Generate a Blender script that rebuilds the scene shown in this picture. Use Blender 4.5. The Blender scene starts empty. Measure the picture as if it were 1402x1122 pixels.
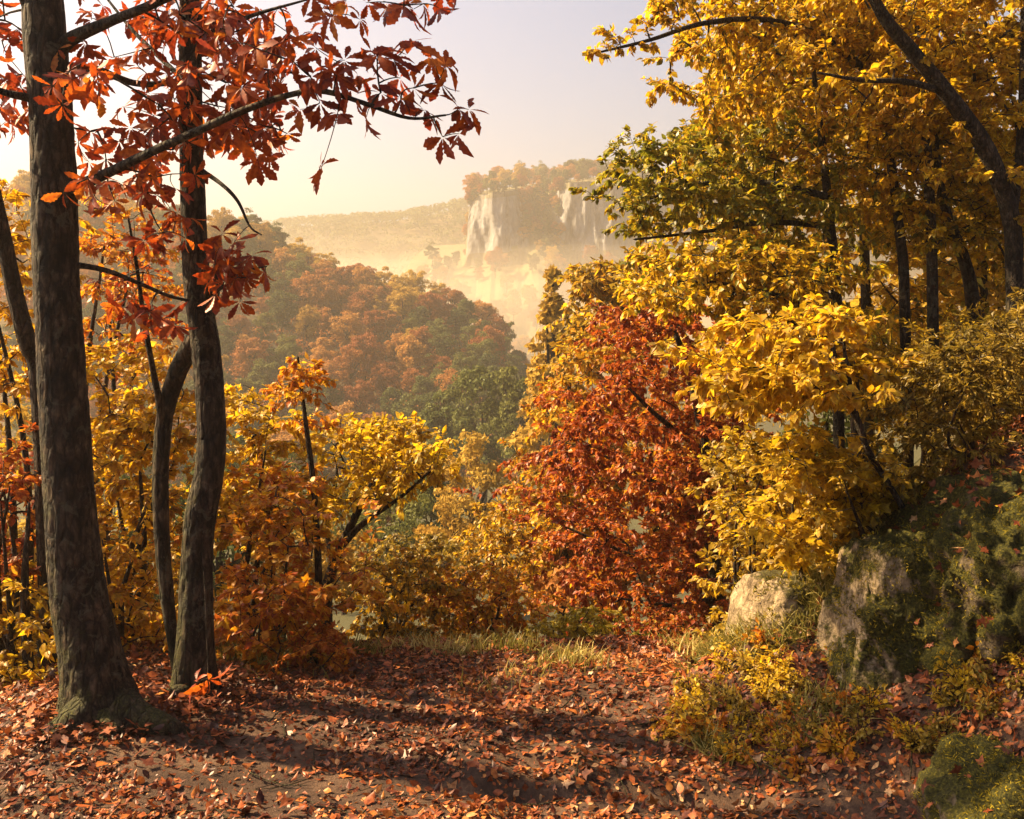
import bpy, math
import numpy as np
from math import radians as R

rng = np.random.default_rng(11)
sc = bpy.context.scene
COL = sc.collection
F, CX, HOR, CZ = 1363.0, 701.0, 440.0, 2.4     # focal length and principal point in photo pixels; eye height in metres

def at(px, py, Y):
    return np.array([(px - CX) / F * Y, Y, CZ + (HOR - py) / F * Y])

def nrm(v):
    return v / np.maximum(np.linalg.norm(v, axis=-1, keepdims=True), 1e-9)

# ------------------------------------------------------------------ noise
_perm = np.random.default_rng(5).permutation(4096)
_val = np.random.default_rng(6).random(4096) * 2 - 1
def vnoise(p):
    i = np.floor(p).astype(np.int64); f = p - i
    u = f * f * (3 - 2 * f)
    def h(dx, dy, dz):
        a = _perm[(i[..., 0] + dx) & 4095]
        b = _perm[(a + i[..., 1] + dy) & 4095]
        return _val[_perm[(b + i[..., 2] + dz) & 4095]]
    def lx(dy, dz): return h(0, dy, dz) * (1 - u[..., 0]) + h(1, dy, dz) * u[..., 0]
    def ly(dz): return lx(0, dz) * (1 - u[..., 1]) + lx(1, dz) * u[..., 1]
    return ly(0) * (1 - u[..., 2]) + ly(1) * u[..., 2]
def fbm(p, o=4, lac=2.03, g=.5):
    p = np.asarray(p, float); s = 0; a = 1; t = 0
    for k in range(o):
        s = s + a * vnoise(p + 17.3 * k); t += a; a *= g; p = p * lac
    return s / t
def smooth(t):
    t = np.clip(t, 0, 1); return t * t * (3 - 2 * t)

# ------------------------------------------------------------------ object helpers
class MB:
    """collects vertex/face blocks (uniform face size per block) and links them as ONE mesh object"""
    def __init__(s): s.v = []; s.f = []; s.a = []; s.m = []; s.n = 0; s.mi = 0
    def add(s, v, f, a=0.5):
        v = np.asarray(v, float).reshape(-1, 3); f = np.asarray(f, np.int64)
        if len(f) == 0: return
        s.v.append(v); s.f.append(f + s.n); s.n += len(v)
        s.a.append(np.broadcast_to(np.asarray(a, float), (len(f),))); s.m.append(np.full(len(f), s.mi, np.int32))
    def cap(s, f): s.f.append(np.array([f])); s.a.append(np.array([.5])); s.m.append(np.array([s.mi], np.int32))
    def mesh(s, name, mat, origin=(0, 0, 0), smoothed=True):
        me = bpy.data.meshes.new(name)
        v = np.concatenate(s.v) - np.asarray(origin)
        me.vertices.add(len(v)); me.vertices.foreach_set('co', v.astype(np.float32).ravel())
        tot = np.concatenate([np.full(len(f), f.shape[1], np.int32) for f in s.f])
        idx = np.concatenate([f.ravel() for f in s.f]).astype(np.int32)
        me.loops.add(len(idx)); me.loops.foreach_set('vertex_index', idx)
        me.polygons.add(len(tot))
        me.polygons.foreach_set('loop_start', np.concatenate([[0], np.cumsum(tot)[:-1]]).astype(np.int32))
        me.polygons.foreach_set('loop_total', tot)
        me.polygons.foreach_set('use_smooth', np.full(len(tot), smoothed))
        at_ = me.attributes.new('v', 'FLOAT', 'FACE')
        at_.data.foreach_set('value', np.concatenate(s.a).astype(np.float32))
        mats = mat if isinstance(mat, (list, tuple)) else [mat]
        if len(mats) > 1: me.polygons.foreach_set('material_index', np.concatenate(s.m))
        me.update(calc_edges=True)
        for x in mats: me.materials.append(x)
        return me
    def build(s, name, mat, parent=None, origin=(0, 0, 0), smoothed=True):
        o = bpy.data.objects.new(name, s.mesh(name, mat, origin, smoothed)); COL.objects.link(o)
        if parent is not None: o.parent = parent
        else: o.location = origin
        return o

def tag(o, label=None, cat=None, group=None, kind=None):
    for k, x in (('label', label), ('category', cat), ('group', group), ('kind', kind)):
        if x: o[k] = x
    return o
def thing(name, label, cat, loc, group=None):
    o = bpy.data.objects.new(name, None); COL.objects.link(o); o.location = loc
    o.empty_display_size = .1
    return tag(o, label, cat, group)
def copy_tree(o, parent=None):
    c = o.copy(); COL.objects.link(c); c.parent = parent
    for ch in [x for x in bpy.data.objects if x.parent == o]: copy_tree(ch, c)
    return c

# ------------------------------------------------------------------ materials
def nt(name):
    m = bpy.data.materials.new(name); m.use_nodes = True
    t = m.node_tree; t.nodes.clear()
    return m, t, lambda k, **kw: _node(t, k, kw)
def _node(t, k, kw):
    n = t.nodes.new(k)
    for a, b in kw.items(): setattr(n, a, b)
    return n
def ramp(t, stops, interp='LINEAR'):
    n = t.nodes.new('ShaderNodeValToRGB'); cr = n.color_ramp; cr.interpolation = interp
    while len(cr.elements) < len(stops): cr.elements.new(.5)
    for e, (p, c) in zip(cr.elements, stops): e.position = p; e.color = (*c, 1)
    return n
def noise(t, scale, detail=4, rough=.55, coord=None, dist=0.):
    n = t.nodes.new('ShaderNodeTexNoise'); n.inputs['Scale'].default_value = scale
    n.inputs['Detail'].default_value = detail; n.inputs['Roughness'].default_value = rough
    n.inputs['Distortion'].default_value = dist
    if coord is not None: t.links.new(coord, n.inputs['Vector'])
    return n
def mathn(t, op, a, b=None):
    n = t.nodes.new('ShaderNodeMath'); n.operation = op
    for i, x in enumerate((a, b)):
        if x is None: continue
        if isinstance(x, (int, float)): n.inputs[i].default_value = x
        else: t.links.new(x, n.inputs[i])
    return n.outputs[0]
def mixc(t, f, a, b, mode='MIX'):
    n = t.nodes.new('ShaderNodeMix'); n.data_type = 'RGBA'; n.blend_type = mode
    for i, x in ((0, f), (6, a), (7, b)):
        if isinstance(x, (int, float)): n.inputs[i].default_value = x
        elif isinstance(x, tuple): n.inputs[i].default_value = (*x, 1)
        else: t.links.new(x, n.inputs[i])
    return n.outputs[2]

def leafmat(name, stops, trans=.45, gloss=.12, objrand=0., rough=.45, mottle=.25):
    m, t, N = nt(name); L = t.links.new
    a = N('ShaderNodeAttribute', attribute_name='v'); fac = a.outputs['Fac']
    if objrand:
        oi = N('ShaderNodeObjectInfo')
        fac = mathn(t, 'ADD', mathn(t, 'MULTIPLY', fac, 1 - objrand), mathn(t, 'MULTIPLY', oi.outputs['Random'], objrand))
    r = ramp(t, stops); L(fac, r.inputs[0]); col = r.outputs[0]
    if mottle:                                        # the leaf's own blotches and browning
        g = N('ShaderNodeNewGeometry')
        nz = noise(t, 38, 3, .6, g.outputs['Position'])
        k = ramp(t, [(.38, (1 - mottle * 1.6, 1 - mottle * 2, 1 - mottle * 2)), (.62, (1, 1, 1))]); L(nz.outputs[0], k.inputs[0])
        col = mixc(t, 1., col, k.outputs[0], 'MULTIPLY')
    d = N('ShaderNodeBsdfDiffuse'); tr = N('ShaderNodeBsdfTranslucent'); gl = N('ShaderNodeBsdfGlossy')
    gl.inputs['Roughness'].default_value = rough; gl.inputs['Color'].default_value = (1, 1, 1, 1)
    L(col, d.inputs[0]); L(col, tr.inputs[0])
    m1 = N('ShaderNodeMixShader'); m1.inputs[0].default_value = trans; L(d.outputs[0], m1.inputs[1]); L(tr.outputs[0], m1.inputs[2])
    fr = N('ShaderNodeFresnel'); fr.inputs[0].default_value = 1.4
    m2 = N('ShaderNodeMixShader'); L(mathn(t, 'MINIMUM', mathn(t, 'MULTIPLY', fr.outputs[0], gloss / .12 * .5), gloss * .35), m2.inputs[0])
    L(m1.outputs[0], m2.inputs[1]); L(gl.outputs[0], m2.inputs[2])
    o = N('ShaderNodeOutputMaterial'); L(m2.outputs[0], o.inputs[0])
    return m

def barkmat(name, dark, light, moss=0., mossh=1., scale=1., lichen=0.):
    m, t, N = nt(name); L = t.links.new
    g = N('ShaderNodeNewGeometry'); pos = g.outputs['Position']
    mp = N('ShaderNodeMapping'); mp.inputs['Scale'].default_value = (1, 1, .28); L(pos, mp.inputs[0])
    n1 = noise(t, 34 * scale, 7, .7, mp.outputs[0], .4); n2 = noise(t, 8, 6, .65, pos, .5)
    r = ramp(t, [(.4, dark), (.6, light)]); L(n1.outputs[0], r.inputs[0])
    r2 = ramp(t, [(.4, (.4, .36, .32)), (.52, (.9, .85, .8)), (.64, (1.7, 1.65, 1.5))]); L(n2.outputs[0], r2.inputs[0])
    col = mixc(t, 1., r.outputs[0], r2.outputs[0], 'MULTIPLY')
    vd = N('ShaderNodeVectorMath', operation='SCALE'); vd.inputs['Scale'].default_value = .05; L(n2.outputs['Color'], vd.inputs[0])
    va = N('ShaderNodeVectorMath'); L(mp.outputs[0], va.inputs[0]); L(vd.outputs[0], va.inputs[1])
    vc = N('ShaderNodeTexVoronoi', feature='DISTANCE_TO_EDGE'); vc.inputs['Scale'].default_value = 26 * scale; L(va.outputs[0], vc.inputs['Vector'])
    ck = ramp(t, [(.0, (.18, .17, .16)), (.09, (.8, .8, .8)), (.3, (1.15, 1.15, 1.15))]); L(vc.outputs['Distance'], ck.inputs[0])
    col = mixc(t, .85, col, ck.outputs[0], 'MULTIPLY')
    if lichen:
        n4 = noise(t, 13, 6, .72, pos, .6); n6 = noise(t, 3.1, 3, .5, pos)
        lk = ramp(t, [(.57, (0, 0, 0)), (.62, (1, 1, 1))]); L(mathn(t, 'ADD', n4.outputs[0], mathn(t, 'MULTIPLY', mathn(t, 'SUBTRACT', n6.outputs[0], .5), .5)), lk.inputs[0])
        col = mixc(t, mathn(t, 'MULTIPLY', lk.outputs[0], lichen), col, (.1, .093, .06))
    if moss:
        n3 = noise(t, 9, 5, .7, pos); sx = N('ShaderNodeSeparateXYZ'); L(pos, sx.inputs[0])
        hgt = mathn(t, 'SUBTRACT', 1., mathn(t, 'DIVIDE', sx.outputs[2], mossh))
        sn = N('ShaderNodeSeparateXYZ'); L(g.outputs['Normal'], sn.inputs[0])
        side = mathn(t, 'MULTIPLY', sn.outputs[0], -.25)
        k = mathn(t, 'ADD', mathn(t, 'ADD', n3.outputs[0], side), mathn(t, 'MULTIPLY', hgt, .15))
        k = mathn(t, 'ADD', k, mathn(t, 'MULTIPLY', sn.outputs[2], .3))
        rm = ramp(t, [(.6, (0, 0, 0)), (.9, (1, 1, 1))]); L(k, rm.inputs[0])
        n5 = noise(t, 90, 3, .6, pos); mc = ramp(t, [(.35, (.012, .012, .003)), (.55, (.05, .048, .007)), (.75, (.12, .11, .014))]); L(n5.outputs[0], mc.inputs[0])
        col = mixc(t, mathn(t, 'MULTIPLY', rm.outputs[0], moss), col, mc.outputs[0])
    p = N('ShaderNodeBsdfPrincipled'); L(col, p.inputs['Base Color']); p.inputs['Roughness'].default_value = .85
    p.inputs['Specular IOR Level'].default_value = .25
    b = N('ShaderNodeBump'); b.inputs['Strength'].default_value = 1.; b.inputs['Distance'].default_value = .03
    L(mathn(t, 'ADD', n1.outputs[0], mathn(t, 'MINIMUM', mathn(t, 'MULTIPLY', vc.outputs['Distance'], 3.), .6)), b.inputs['Height']); L(b.outputs[0], p.inputs['Normal'])
    o = N('ShaderNodeOutputMaterial'); L(p.outputs[0], o.inputs[0])
    return m

def rockmat(name, moss=1., bias=0., tone=.8):
    m, t, N = nt(name); L = t.links.new
    g = N('ShaderNodeNewGeometry'); pos = g.outputs['Position']
    n1 = noise(t, 7, 8, .65, pos, .6); n2 = noise(t, 45, 5, .7, pos)
    r = ramp(t, [(.3, (.14, .105, .07)), (.5, (.36, .29, .2)), (.7, (.55, .46, .34))]); L(n1.outputs[0], r.inputs[0])
    v = N('ShaderNodeTexVoronoi', feature='DISTANCE_TO_EDGE'); v.inputs['Scale'].default_value = 6
    mp = N('ShaderNodeMapping'); mp.inputs['Scale'].default_value = (1.3, 1.3, .6); L(pos, mp.inputs[0])
    nd = noise(t, 6, 3, .5, mp.outputs[0]); vm = N('ShaderNodeVectorMath'); L(mp.outputs[0], vm.inputs[0])
    sc_ = N('ShaderNodeVectorMath', operation='SCALE'); sc_.inputs['Scale'].default_value = .5; L(nd.outputs['Color'], sc_.inputs[0]); L(sc_.outputs[0], vm.inputs[1])
    L(vm.outputs[0], v.inputs['Vector'])
    cr = ramp(t, [(.0, (.25, .22, .2)), (.07, (1, 1, 1))]); L(v.outputs['Distance'], cr.inputs[0])
    r2 = ramp(t, [(.3, (.6, .58, .55)), (.7, (1.1, 1.1, 1.1))]); L(n2.outputs[0], r2.inputs[0])
    col = mixc(t, 1., mixc(t, .7, r.outputs[0], cr.outputs[0], 'MULTIPLY'), r2.outputs[0], 'MULTIPLY')
    col = mixc(t, 1., col, (tone, tone * .93, tone * .8), 'MULTIPLY')
    n3 = noise(t, 4.5, 6, .65, pos); sn = N('ShaderNodeSeparateXYZ'); L(g.outputs['Normal'], sn.inputs[0])
    k = mathn(t, 'ADD', n3.outputs[0], mathn(t, 'MULTIPLY', sn.outputs[2], .18))
    k = mathn(t, 'ADD', k, mathn(t, 'MULTIPLY', sn.outputs[0], .12)); k = mathn(t, 'ADD', k, bias)
    rm = ramp(t, [(.46, (0, 0, 0)), (.56, (1, 1, 1))]); L(k, rm.inputs[0])
    n5 = noise(t, 60, 5, .7, pos); mc = ramp(t, [(.35, (.012, .012, .003)), (.55, (.06, .055, .008)), (.75, (.2, .155, .018))]); L(n5.outputs[0], mc.inputs[0])
    col = mixc(t, mathn(t, 'MULTIPLY', rm.outputs[0], moss), col, mc.outputs[0])
    p = N('ShaderNodeBsdfPrincipled'); L(col, p.inputs['Base Color']); p.inputs['Roughness'].default_value = .9
    p.inputs['Specular IOR Level'].default_value = .2
    h = mathn(t, 'ADD', mathn(t, 'ADD', n1.outputs[0], mathn(t, 'MULTIPLY', n2.outputs[0], .5)), mathn(t, 'MULTIPLY', mathn(t, 'MULTIPLY', n5.outputs[0], rm.outputs[0]), 1.2))
    b = N('ShaderNodeBump'); b.inputs['Strength'].default_value = .9; b.inputs['Distance'].default_value = .03
    L(h, b.inputs['Height']); L(b.outputs[0], p.inputs['Normal'])
    o = N('ShaderNodeOutputMaterial'); L(p.outputs[0], o.inputs[0])
    return m

def groundmat():
    m, t, N = nt('soil'); L = t.links.new
    g = N('ShaderNodeNewGeometry'); pos = g.outputs['Position']
    n1 = noise(t, 3.2, 6, .6, pos); n2 = noise(t, 40, 6, .7, pos); n3 = noise(t, 160, 3, .6, pos)
    r = ramp(t, [(.3, (.03, .016, .01)), (.5, (.075, .042, .026)), (.72, (.15, .09, .055))]); L(n1.outputs[0], r.inputs[0])
    r2 = ramp(t, [(.3, (.45, .42, .4)), (.7, (1.25, 1.2, 1.15))]); L(n2.outputs[0], r2.inputs[0])
    col = mixc(t, 1., r.outputs[0], r2.outputs[0], 'MULTIPLY')
    sx = N('ShaderNodeSeparateXYZ'); L(pos, sx.inputs[0])
    far = N('ShaderNodeMapRange'); L(sx.outputs[1], far.inputs[0]); far.inputs[1].default_value = 8.5; far.inputs[2].default_value = 13
    gr = ramp(t, [(.3, (.02, .022, .007)), (.7, (.065, .055, .017))]); L(n2.outputs[0], gr.inputs[0])
    col = mixc(t, far.outputs[0], col, gr.outputs[0])
    p = N('ShaderNodeBsdfPrincipled'); L(col, p.inputs['Base Color']); p.inputs['Roughness'].default_value = .9
    p.inputs['Specular IOR Level'].default_value = .25
    b = N('ShaderNodeBump'); b.inputs['Strength'].default_value = .7; b.inputs['Distance'].default_value = .02
    L(mathn(t, 'ADD', n2.outputs[0], mathn(t, 'MULTIPLY', n3.outputs[0], .4)), b.inputs['Height']); L(b.outputs[0], p.inputs['Normal'])
    o = N('ShaderNodeOutputMaterial'); L(p.outputs[0], o.inputs[0])
    return m

def cliffmat():
    m, t, N = nt('limestone'); L = t.links.new
    g = N('ShaderNodeNewGeometry'); pos = g.outputs['Position']
    mp = N('ShaderNodeMapping'); mp.inputs['Scale'].default_value = (1, 1, .3); L(pos, mp.inputs[0])
    n1 = noise(t, .22, 7, .65, mp.outputs[0], .8); n2 = noise(t, .06, 5, .6, pos)
    r = ramp(t, [(.36, (.04, .034, .03)), (.46, (.13, .125, .12)), (.66, (.24, .235, .235))]); L(n1.outputs[0], r.inputs[0])
    gr = ramp(t, [(.3, (.07, .065, .02)), (.7, (.16, .12, .04))]); L(n1.outputs[0], gr.inputs[0])
    a = N('ShaderNodeAttribute', attribute_name='v')
    k = mathn(t, 'ADD', a.outputs['Fac'], mathn(t, 'MULTIPLY', mathn(t, 'SUBTRACT', n2.outputs[0], .5), .9))
    rm = ramp(t, [(.42, (0, 0, 0)), (.6, (1, 1, 1))]); L(k, rm.inputs[0])
    col = mixc(t, rm.outputs[0], r.outputs[0], gr.outputs[0])
    p = N('ShaderNodeBsdfPrincipled'); L(col, p.inputs['Base Color']); p.inputs['Roughness'].default_value = .95
    b = N('ShaderNodeBump'); b.inputs['Strength'].default_value = .8; b.inputs['Distance'].default_value = 1.5
    L(n1.outputs[0], b.inputs['Height']); L(b.outputs[0], p.inputs['Normal'])
    o = N('ShaderNodeOutputMaterial'); L(p.outputs[0], o.inputs[0])
    return m

def plainmat(name, c0, c1, scale):
    m, t, N = nt(name); L = t.links.new
    g = N('ShaderNodeNewGeometry'); n1 = noise(t, scale, 6, .65, g.outputs['Position'])
    r = ramp(t, [(.35, c0), (.65, c1)]); L(n1.outputs[0], r.inputs[0])
    p = N('ShaderNodeBsdfPrincipled'); L(r.outputs[0], p.inputs['Base Color']); p.inputs['Roughness'].default_value = .95
    o = N('ShaderNodeOutputMaterial'); L(p.outputs[0], o.inputs[0])
    return m

M = dict(
    red=leafmat('red leaf', [(0, (.13, .014, .007)), (.35, (.32, .045, .009)), (.7, (.52, .11, .012)), (1, (.64, .24, .02))], .5, .1),
    yellow=leafmat('yellow leaf', [(0, (.26, .17, .01)), (.3, (.52, .35, .012)), (.65, (.74, .5, .016)), (1, (.82, .6, .05))], .62, .1),
    gold=leafmat('golden leaf', [(0, (.38, .16, .01)), (.35, (.6, .34, .012)), (.7, (.78, .48, .016)), (1, (.84, .6, .045))], .62, .1),
    orange=leafmat('orange leaf', [(0, (.36, .06, .01)), (.35, (.6, .2, .012)), (.7, (.76, .36, .015)), (1, (.82, .5, .03))], .6, .1),
    rust=leafmat('rust red leaf', [(0, (.16, .02, .008)), (.4, (.38, .075, .011)), (.75, (.54, .15, .015)), (1, (.64, .28, .022))], .52, .1),
    green=leafmat('turning green leaf', [(0, (.07, .085, .008)), (.4, (.2, .2, .012)), (.75, (.42, .35, .016)), (1, (.6, .45, .025))], .52, .12),
    olive=leafmat('olive leaf', [(0, (.1, .08, .012)), (.4, (.25, .18, .02)), (.75, (.45, .31, .03)), (1, (.6, .42, .06))], .52, .1),
    litter=leafmat('fallen leaf', [(0, (.06, .02, .012)), (.3, (.17, .05, .02)), (.6, (.36, .1, .025)), (.85, (.5, .19, .04)), (1, (.56, .34, .15))], .15, .08, mottle=.3),
    grass=leafmat('grass blade', [(0, (.07, .075, .01)), (.4, (.22, .18, .03)), (1, (.55, .42, .13))], .35, .1, mottle=0),
    moss=leafmat('moss tuft', [(0, (.03, .026, .004)), (.5, (.17, .13, .009)), (1, (.42, .3, .02))], .3, .03, mottle=0),
    hill_russet=leafmat('russet far foliage', [(0, (.13, .045, .02)), (.35, (.25, .085, .03)), (.7, (.36, .15, .04)), (1, (.46, .25, .06))], .35, .02, .7, mottle=0),
    hill_green=leafmat('green far foliage', [(0, (.03, .045, .018)), (.5, (.07, .085, .025)), (1, (.16, .15, .035))], .35, .02, .6, mottle=0),
    hill_gold=leafmat('golden far foliage', [(0, (.2, .11, .02)), (.5, (.36, .21, .035)), (1, (.5, .33, .05))], .35, .02, .6, mottle=0),
    bark_moss=barkmat('mossy bark', (.006, .0042, .0026), (.085, .06, .038), .8, 1.3, .8, .55),
    bark_grey=barkmat('grey bark', (.008, .006, .0045), (.075, .055, .038), .5, 1.5, 1.3, .5),
    bark_dark=barkmat('dark bark', (.018, .012, .008), (.075, .05, .032)),
    rock=rockmat('mossy rock', 1., .06), rock_pale=rockmat('pale rock', .9, -.1), rock_moss=rockmat('moss covered rock', 1., .13, .28),
    soil=groundmat(), cliff=cliffmat(),
    hillground=plainmat('hillside ground', (.05, .04, .015), (.12, .08, .03), .12),
)

# ------------------------------------------------------------------ terrain
DX = [0, 5, 7, 7.7, 8.5, 9.5, 11, 12.5, 16, 25, 45, 70, 100, 125, 150, 900]
DZ = [0, 0, -.02, -.1, -.35, -.75, -1.25, -1.65, -2.8, -5.5, -9.5, -12.5, -15, -15.5, -16, -16]
X0Y = [0, 4.4, 4.8, 5.3, 5.84, 6.5, 7, 8, 9, 12, 20, 40]
X0X = [1.9, 1.8, 1.62, 1.18, .9, 1.05, 1.4, 2.1, 2.6, 3.1, 4.5, 9]
def gh(x, y):
    x = np.asarray(x, float); y = np.asarray(y, float)
    z = np.interp(y, DX, DZ)
    x0 = np.interp(y, X0Y, X0X); s = np.interp(y, [3, 5, 6, 8, 10, 14, 30], [.4, .5, .8, 1.15, 1.6, 1.6, .6])
    u = x - x0; u = .5 * (u + np.sqrt(u * u + .03)) - .03
    hm = np.interp(y, [0, 20, 60, 120], [4.6, 5.5, 9, 0.5])
    bank = np.maximum(hm * (1 - np.exp(-s * np.maximum(u, 0) / hm)), 0)
    low = .36 * np.clip(u, 0, .7) + .1 * np.maximum(u - .7, 0) + .62 * np.maximum(x - 2.12, 0); k = smooth((6.6 - y) / .9)
    z = z + bank * (1 - k) + np.minimum(low, 4) * k
    l = np.maximum(-3.0 - x, 0); z = z - np.minimum(.28 * l, 1.5) * np.interp(y, [0, 30, 60], [1, 1, 0])
    l2 = np.maximum(-1.9 - x, 0); z = z - .1 * np.minimum(l2, 1.2) * np.clip((5.6 - y) / 1., 0, 1)
    d = np.hypot((x + 2.42) / .9, (y - 5.85) / .8); z = z + .1 * np.exp(-d * d)        # mound under the big trunk
    near = np.clip((40 - y) / 20, 0, 1)
    p = np.stack([x, y, np.zeros_like(x)], -1)
    z = z + near * (.05 * fbm(p * 1.1, 3) + .022 * fbm(p * 5, 3))
    z = z + (1 - near) * 1.2 * fbm(p * .05, 3)
    # the rut that crosses the path and the step at its right edge
    ry = 5.05 + .22 * np.sin(x * 1.3 + .4) - .22 * x
    z = z - .08 * np.exp(-((y - ry) / .1) ** 2) * smooth((x + .7) / .5) * smooth((1.5 - x) / .4)
    z = z - .045 * np.exp(-((x + .25 + .35 * np.sin(y * .9)) / .16) ** 2) * np.clip((8 - y) / 1., 0, 1)
    return z

def growing(lo, hi, step, far_lo, far_hi, k=1.13):
    a = list(np.arange(lo, hi + 1e-6, step)); d = step
    while a[-1] < far_hi: d *= k; a.append(min(a[-1] + d, far_hi))
    d = step
    while a[0] > far_lo: d *= k; a.insert(0, max(a[0] - d, far_lo))
    return np.array(a)
def grid_faces(nu, nv):
    i = np.arange(nu - 1)[:, None] * nv + np.arange(nv - 1)[None]
    return np.stack([i, i + nv, i + nv + 1, i + 1], -1).reshape(-1, 4)
gx = growing(-5, 5, .05, -640, 640); gy = growing(2.5, 10, .05, -25, 840)
X, Y = np.meshgrid(gx, gy, indexing='ij')
b = MB(); b.add(np.stack([X, Y, gh(X, Y)], -1), grid_faces(len(gx), len(gy)))
tag(b.build('ground', M['soil']), kind='structure')

# ------------------------------------------------------------------ leaves
def T(v, f): return np.array(v, float), [np.array(q) for q in f]
def strip_leaf(st, fold=.12, curve=.25):
    """stations (x, halfwidth): a leaf blade folded along its midrib"""
    v = []
    for x, w in st:
        z = -curve * x * x
        v += [(x, w, z + fold * w * 2), (x, 0, z), (x, -w, z + fold * w * 2)]
    q = []
    for i in range(len(st) - 1):
        a = 3 * i; c = a + 3
        q += [(a, a + 1, c + 1, c), (a + 1, a + 2, c + 2, c + 1)]
    return np.array(v, float), np.array(q)
LEAF = {}
LEAF['oval'] = strip_leaf([(0, .02), (.22, .2), (.5, .29), (.78, .17), (1, .01)])
LEAF['small'] = strip_leaf([(0, .03), (.45, .3), (1, .01)], .15, .2)
LEAF['oak'] = strip_leaf([(0, .012), (.14, .05), (.24, .1), (.31, .085), (.42, .16), (.49, .125), (.6, .2), (.67, .15), (.78, .18), (.85, .11), (.93, .07), (1, .005)], .14, .3)
LEAF['dash'] = strip_leaf([(0, .1), (.5, .13), (1, .05)], .15, .1)
def maple():
    pts = [(0, 0)]
    spec = [(-150, .35), (-128, .6), (-112, .38), (-95, .42), (-72, .9), (-58, .62), (-46, .48), (-24, .62), (0, 1.08), (24, .62), (46, .48), (58, .62), (72, .9), (95, .42), (112, .38), (128, .6), (150, .35)]
    for a, r in spec: pts.append((.38 + .62 * r * math.cos(R(a)), .62 * r * math.sin(R(a))))
    v = [(.38, 0, -.03)] + [(x, y, -.12 * (x * x + y * y) + .05 * abs(y)) for x, y in pts]
    n = len(pts); f = [(0, 1 + i, 1 + (i + 1) % n) for i in range(n)]
    return np.array(v, float), np.array(f)
LEAF['maple'] = maple()

def place_leaves(mb, kind, P, D, N, S, v):
    tv, tf = LEAF[kind]; D = nrm(D); B = nrm(np.cross(N, D)); N = np.cross(D, B)
    k = len(tv); n = len(P)
    # each leaf bends and widens a little differently
    w = 1 + .25 * rng.standard_normal((n, 1)).clip(-1.5, 1.5); c = 1 + .8 * rng.standard_normal((n, 1))
    V = (P[:, None] + S[:, None, None] * (tv[None, :, 0:1] * D[:, None] + tv[None, :, 1:2] * w[:, None] * B[:, None] + (tv[None, :, 2:3] * c[:, None]) * N[:, None]))
    Fc = (tf[None] + (np.arange(n) * k)[:, None, None]).reshape(-1, tf.shape[1])
    mb.add(V.reshape(-1, 3), Fc, np.repeat(v, len(tf)))

# ------------------------------------------------------------------ wood
def spline(P, n):
    P = np.asarray(P, float)
    if len(P) < 3:
        t = np.linspace(0, 1, n)[:, None]; return P[0] * (1 - t) + P[-1] * t
    Q = np.vstack([2 * P[0] - P[1], P, 2 * P[-1] - P[-2]])
    u = np.linspace(0, len(P) - 1 - 1e-9, n); i = u.astype(int); t = (u - i)[:, None]
    a, b_, c, d = Q[i], Q[i + 1], Q[i + 2], Q[i + 3]
    return .5 * (2 * b_ + (c - a) * t + (2 * a - 5 * b_ + 4 * c - d) * t * t + (3 * b_ - a - 3 * c + d) * t ** 3)
def frames(P):
    Tn = nrm(np.gradient(P, axis=0)); u = np.cross(Tn[0], [0.3, 1, .2]); u /= np.linalg.norm(u)
    U = []
    for t in Tn:
        u = u - t * np.dot(u, t); u = u / max(np.linalg.norm(u), 1e-9); U.append(u)
    U = np.array(U); return Tn, U, np.cross(Tn, U)
def tube(mb, P, r, sides=6, rough=0., flare=None, seed=0.):
    P = np.asarray(P, float); r = np.broadcast_to(np.asarray(r, float), (len(P),))
    _, U, V = frames(P); th = np.linspace(0, 2 * np.pi, sides, endpoint=False)
    c = np.cos(th)[None, :, None]; s = np.sin(th)[None, :, None]
    dirs = U[:, None] * c + V[:, None] * s
    rr = np.repeat(r[:, None], sides, 1)
    if rough:
        q = P[:, None] + dirs * r[:, None, None]
        rr = rr * (1 + rough * .9 * fbm(q * np.array([7, 7, 2.2]) + seed, 3) )
        rr = rr * (1 + rough * .55 * (1 - 2.4 * np.abs(fbm(q * np.array([30, 30, 7]) + seed, 4))))
    if flare is not None: rr = rr * flare(P, dirs)
    vv = P[:, None] + dirs * rr[..., None]
    n = len(P); i = np.arange(n - 1)[:, None] * sides; j = np.arange(sides)[None]; k = (j + 1) % sides
    f = np.stack([i + j, i + k, i + sides + k, i + sides + j], -1).reshape(-1, 4)
    mb.add(vv.reshape(-1, 3), f)
    cap = np.array([P[-1] + (P[-1] - P[-2]) * .3]); base = (n - 1) * sides
    tip = np.vstack([vv[-1], cap]); mb.add(tip, np.stack([np.arange(sides), (np.arange(sides) + 1) % sides, np.full(sides, sides)], -1))

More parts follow.
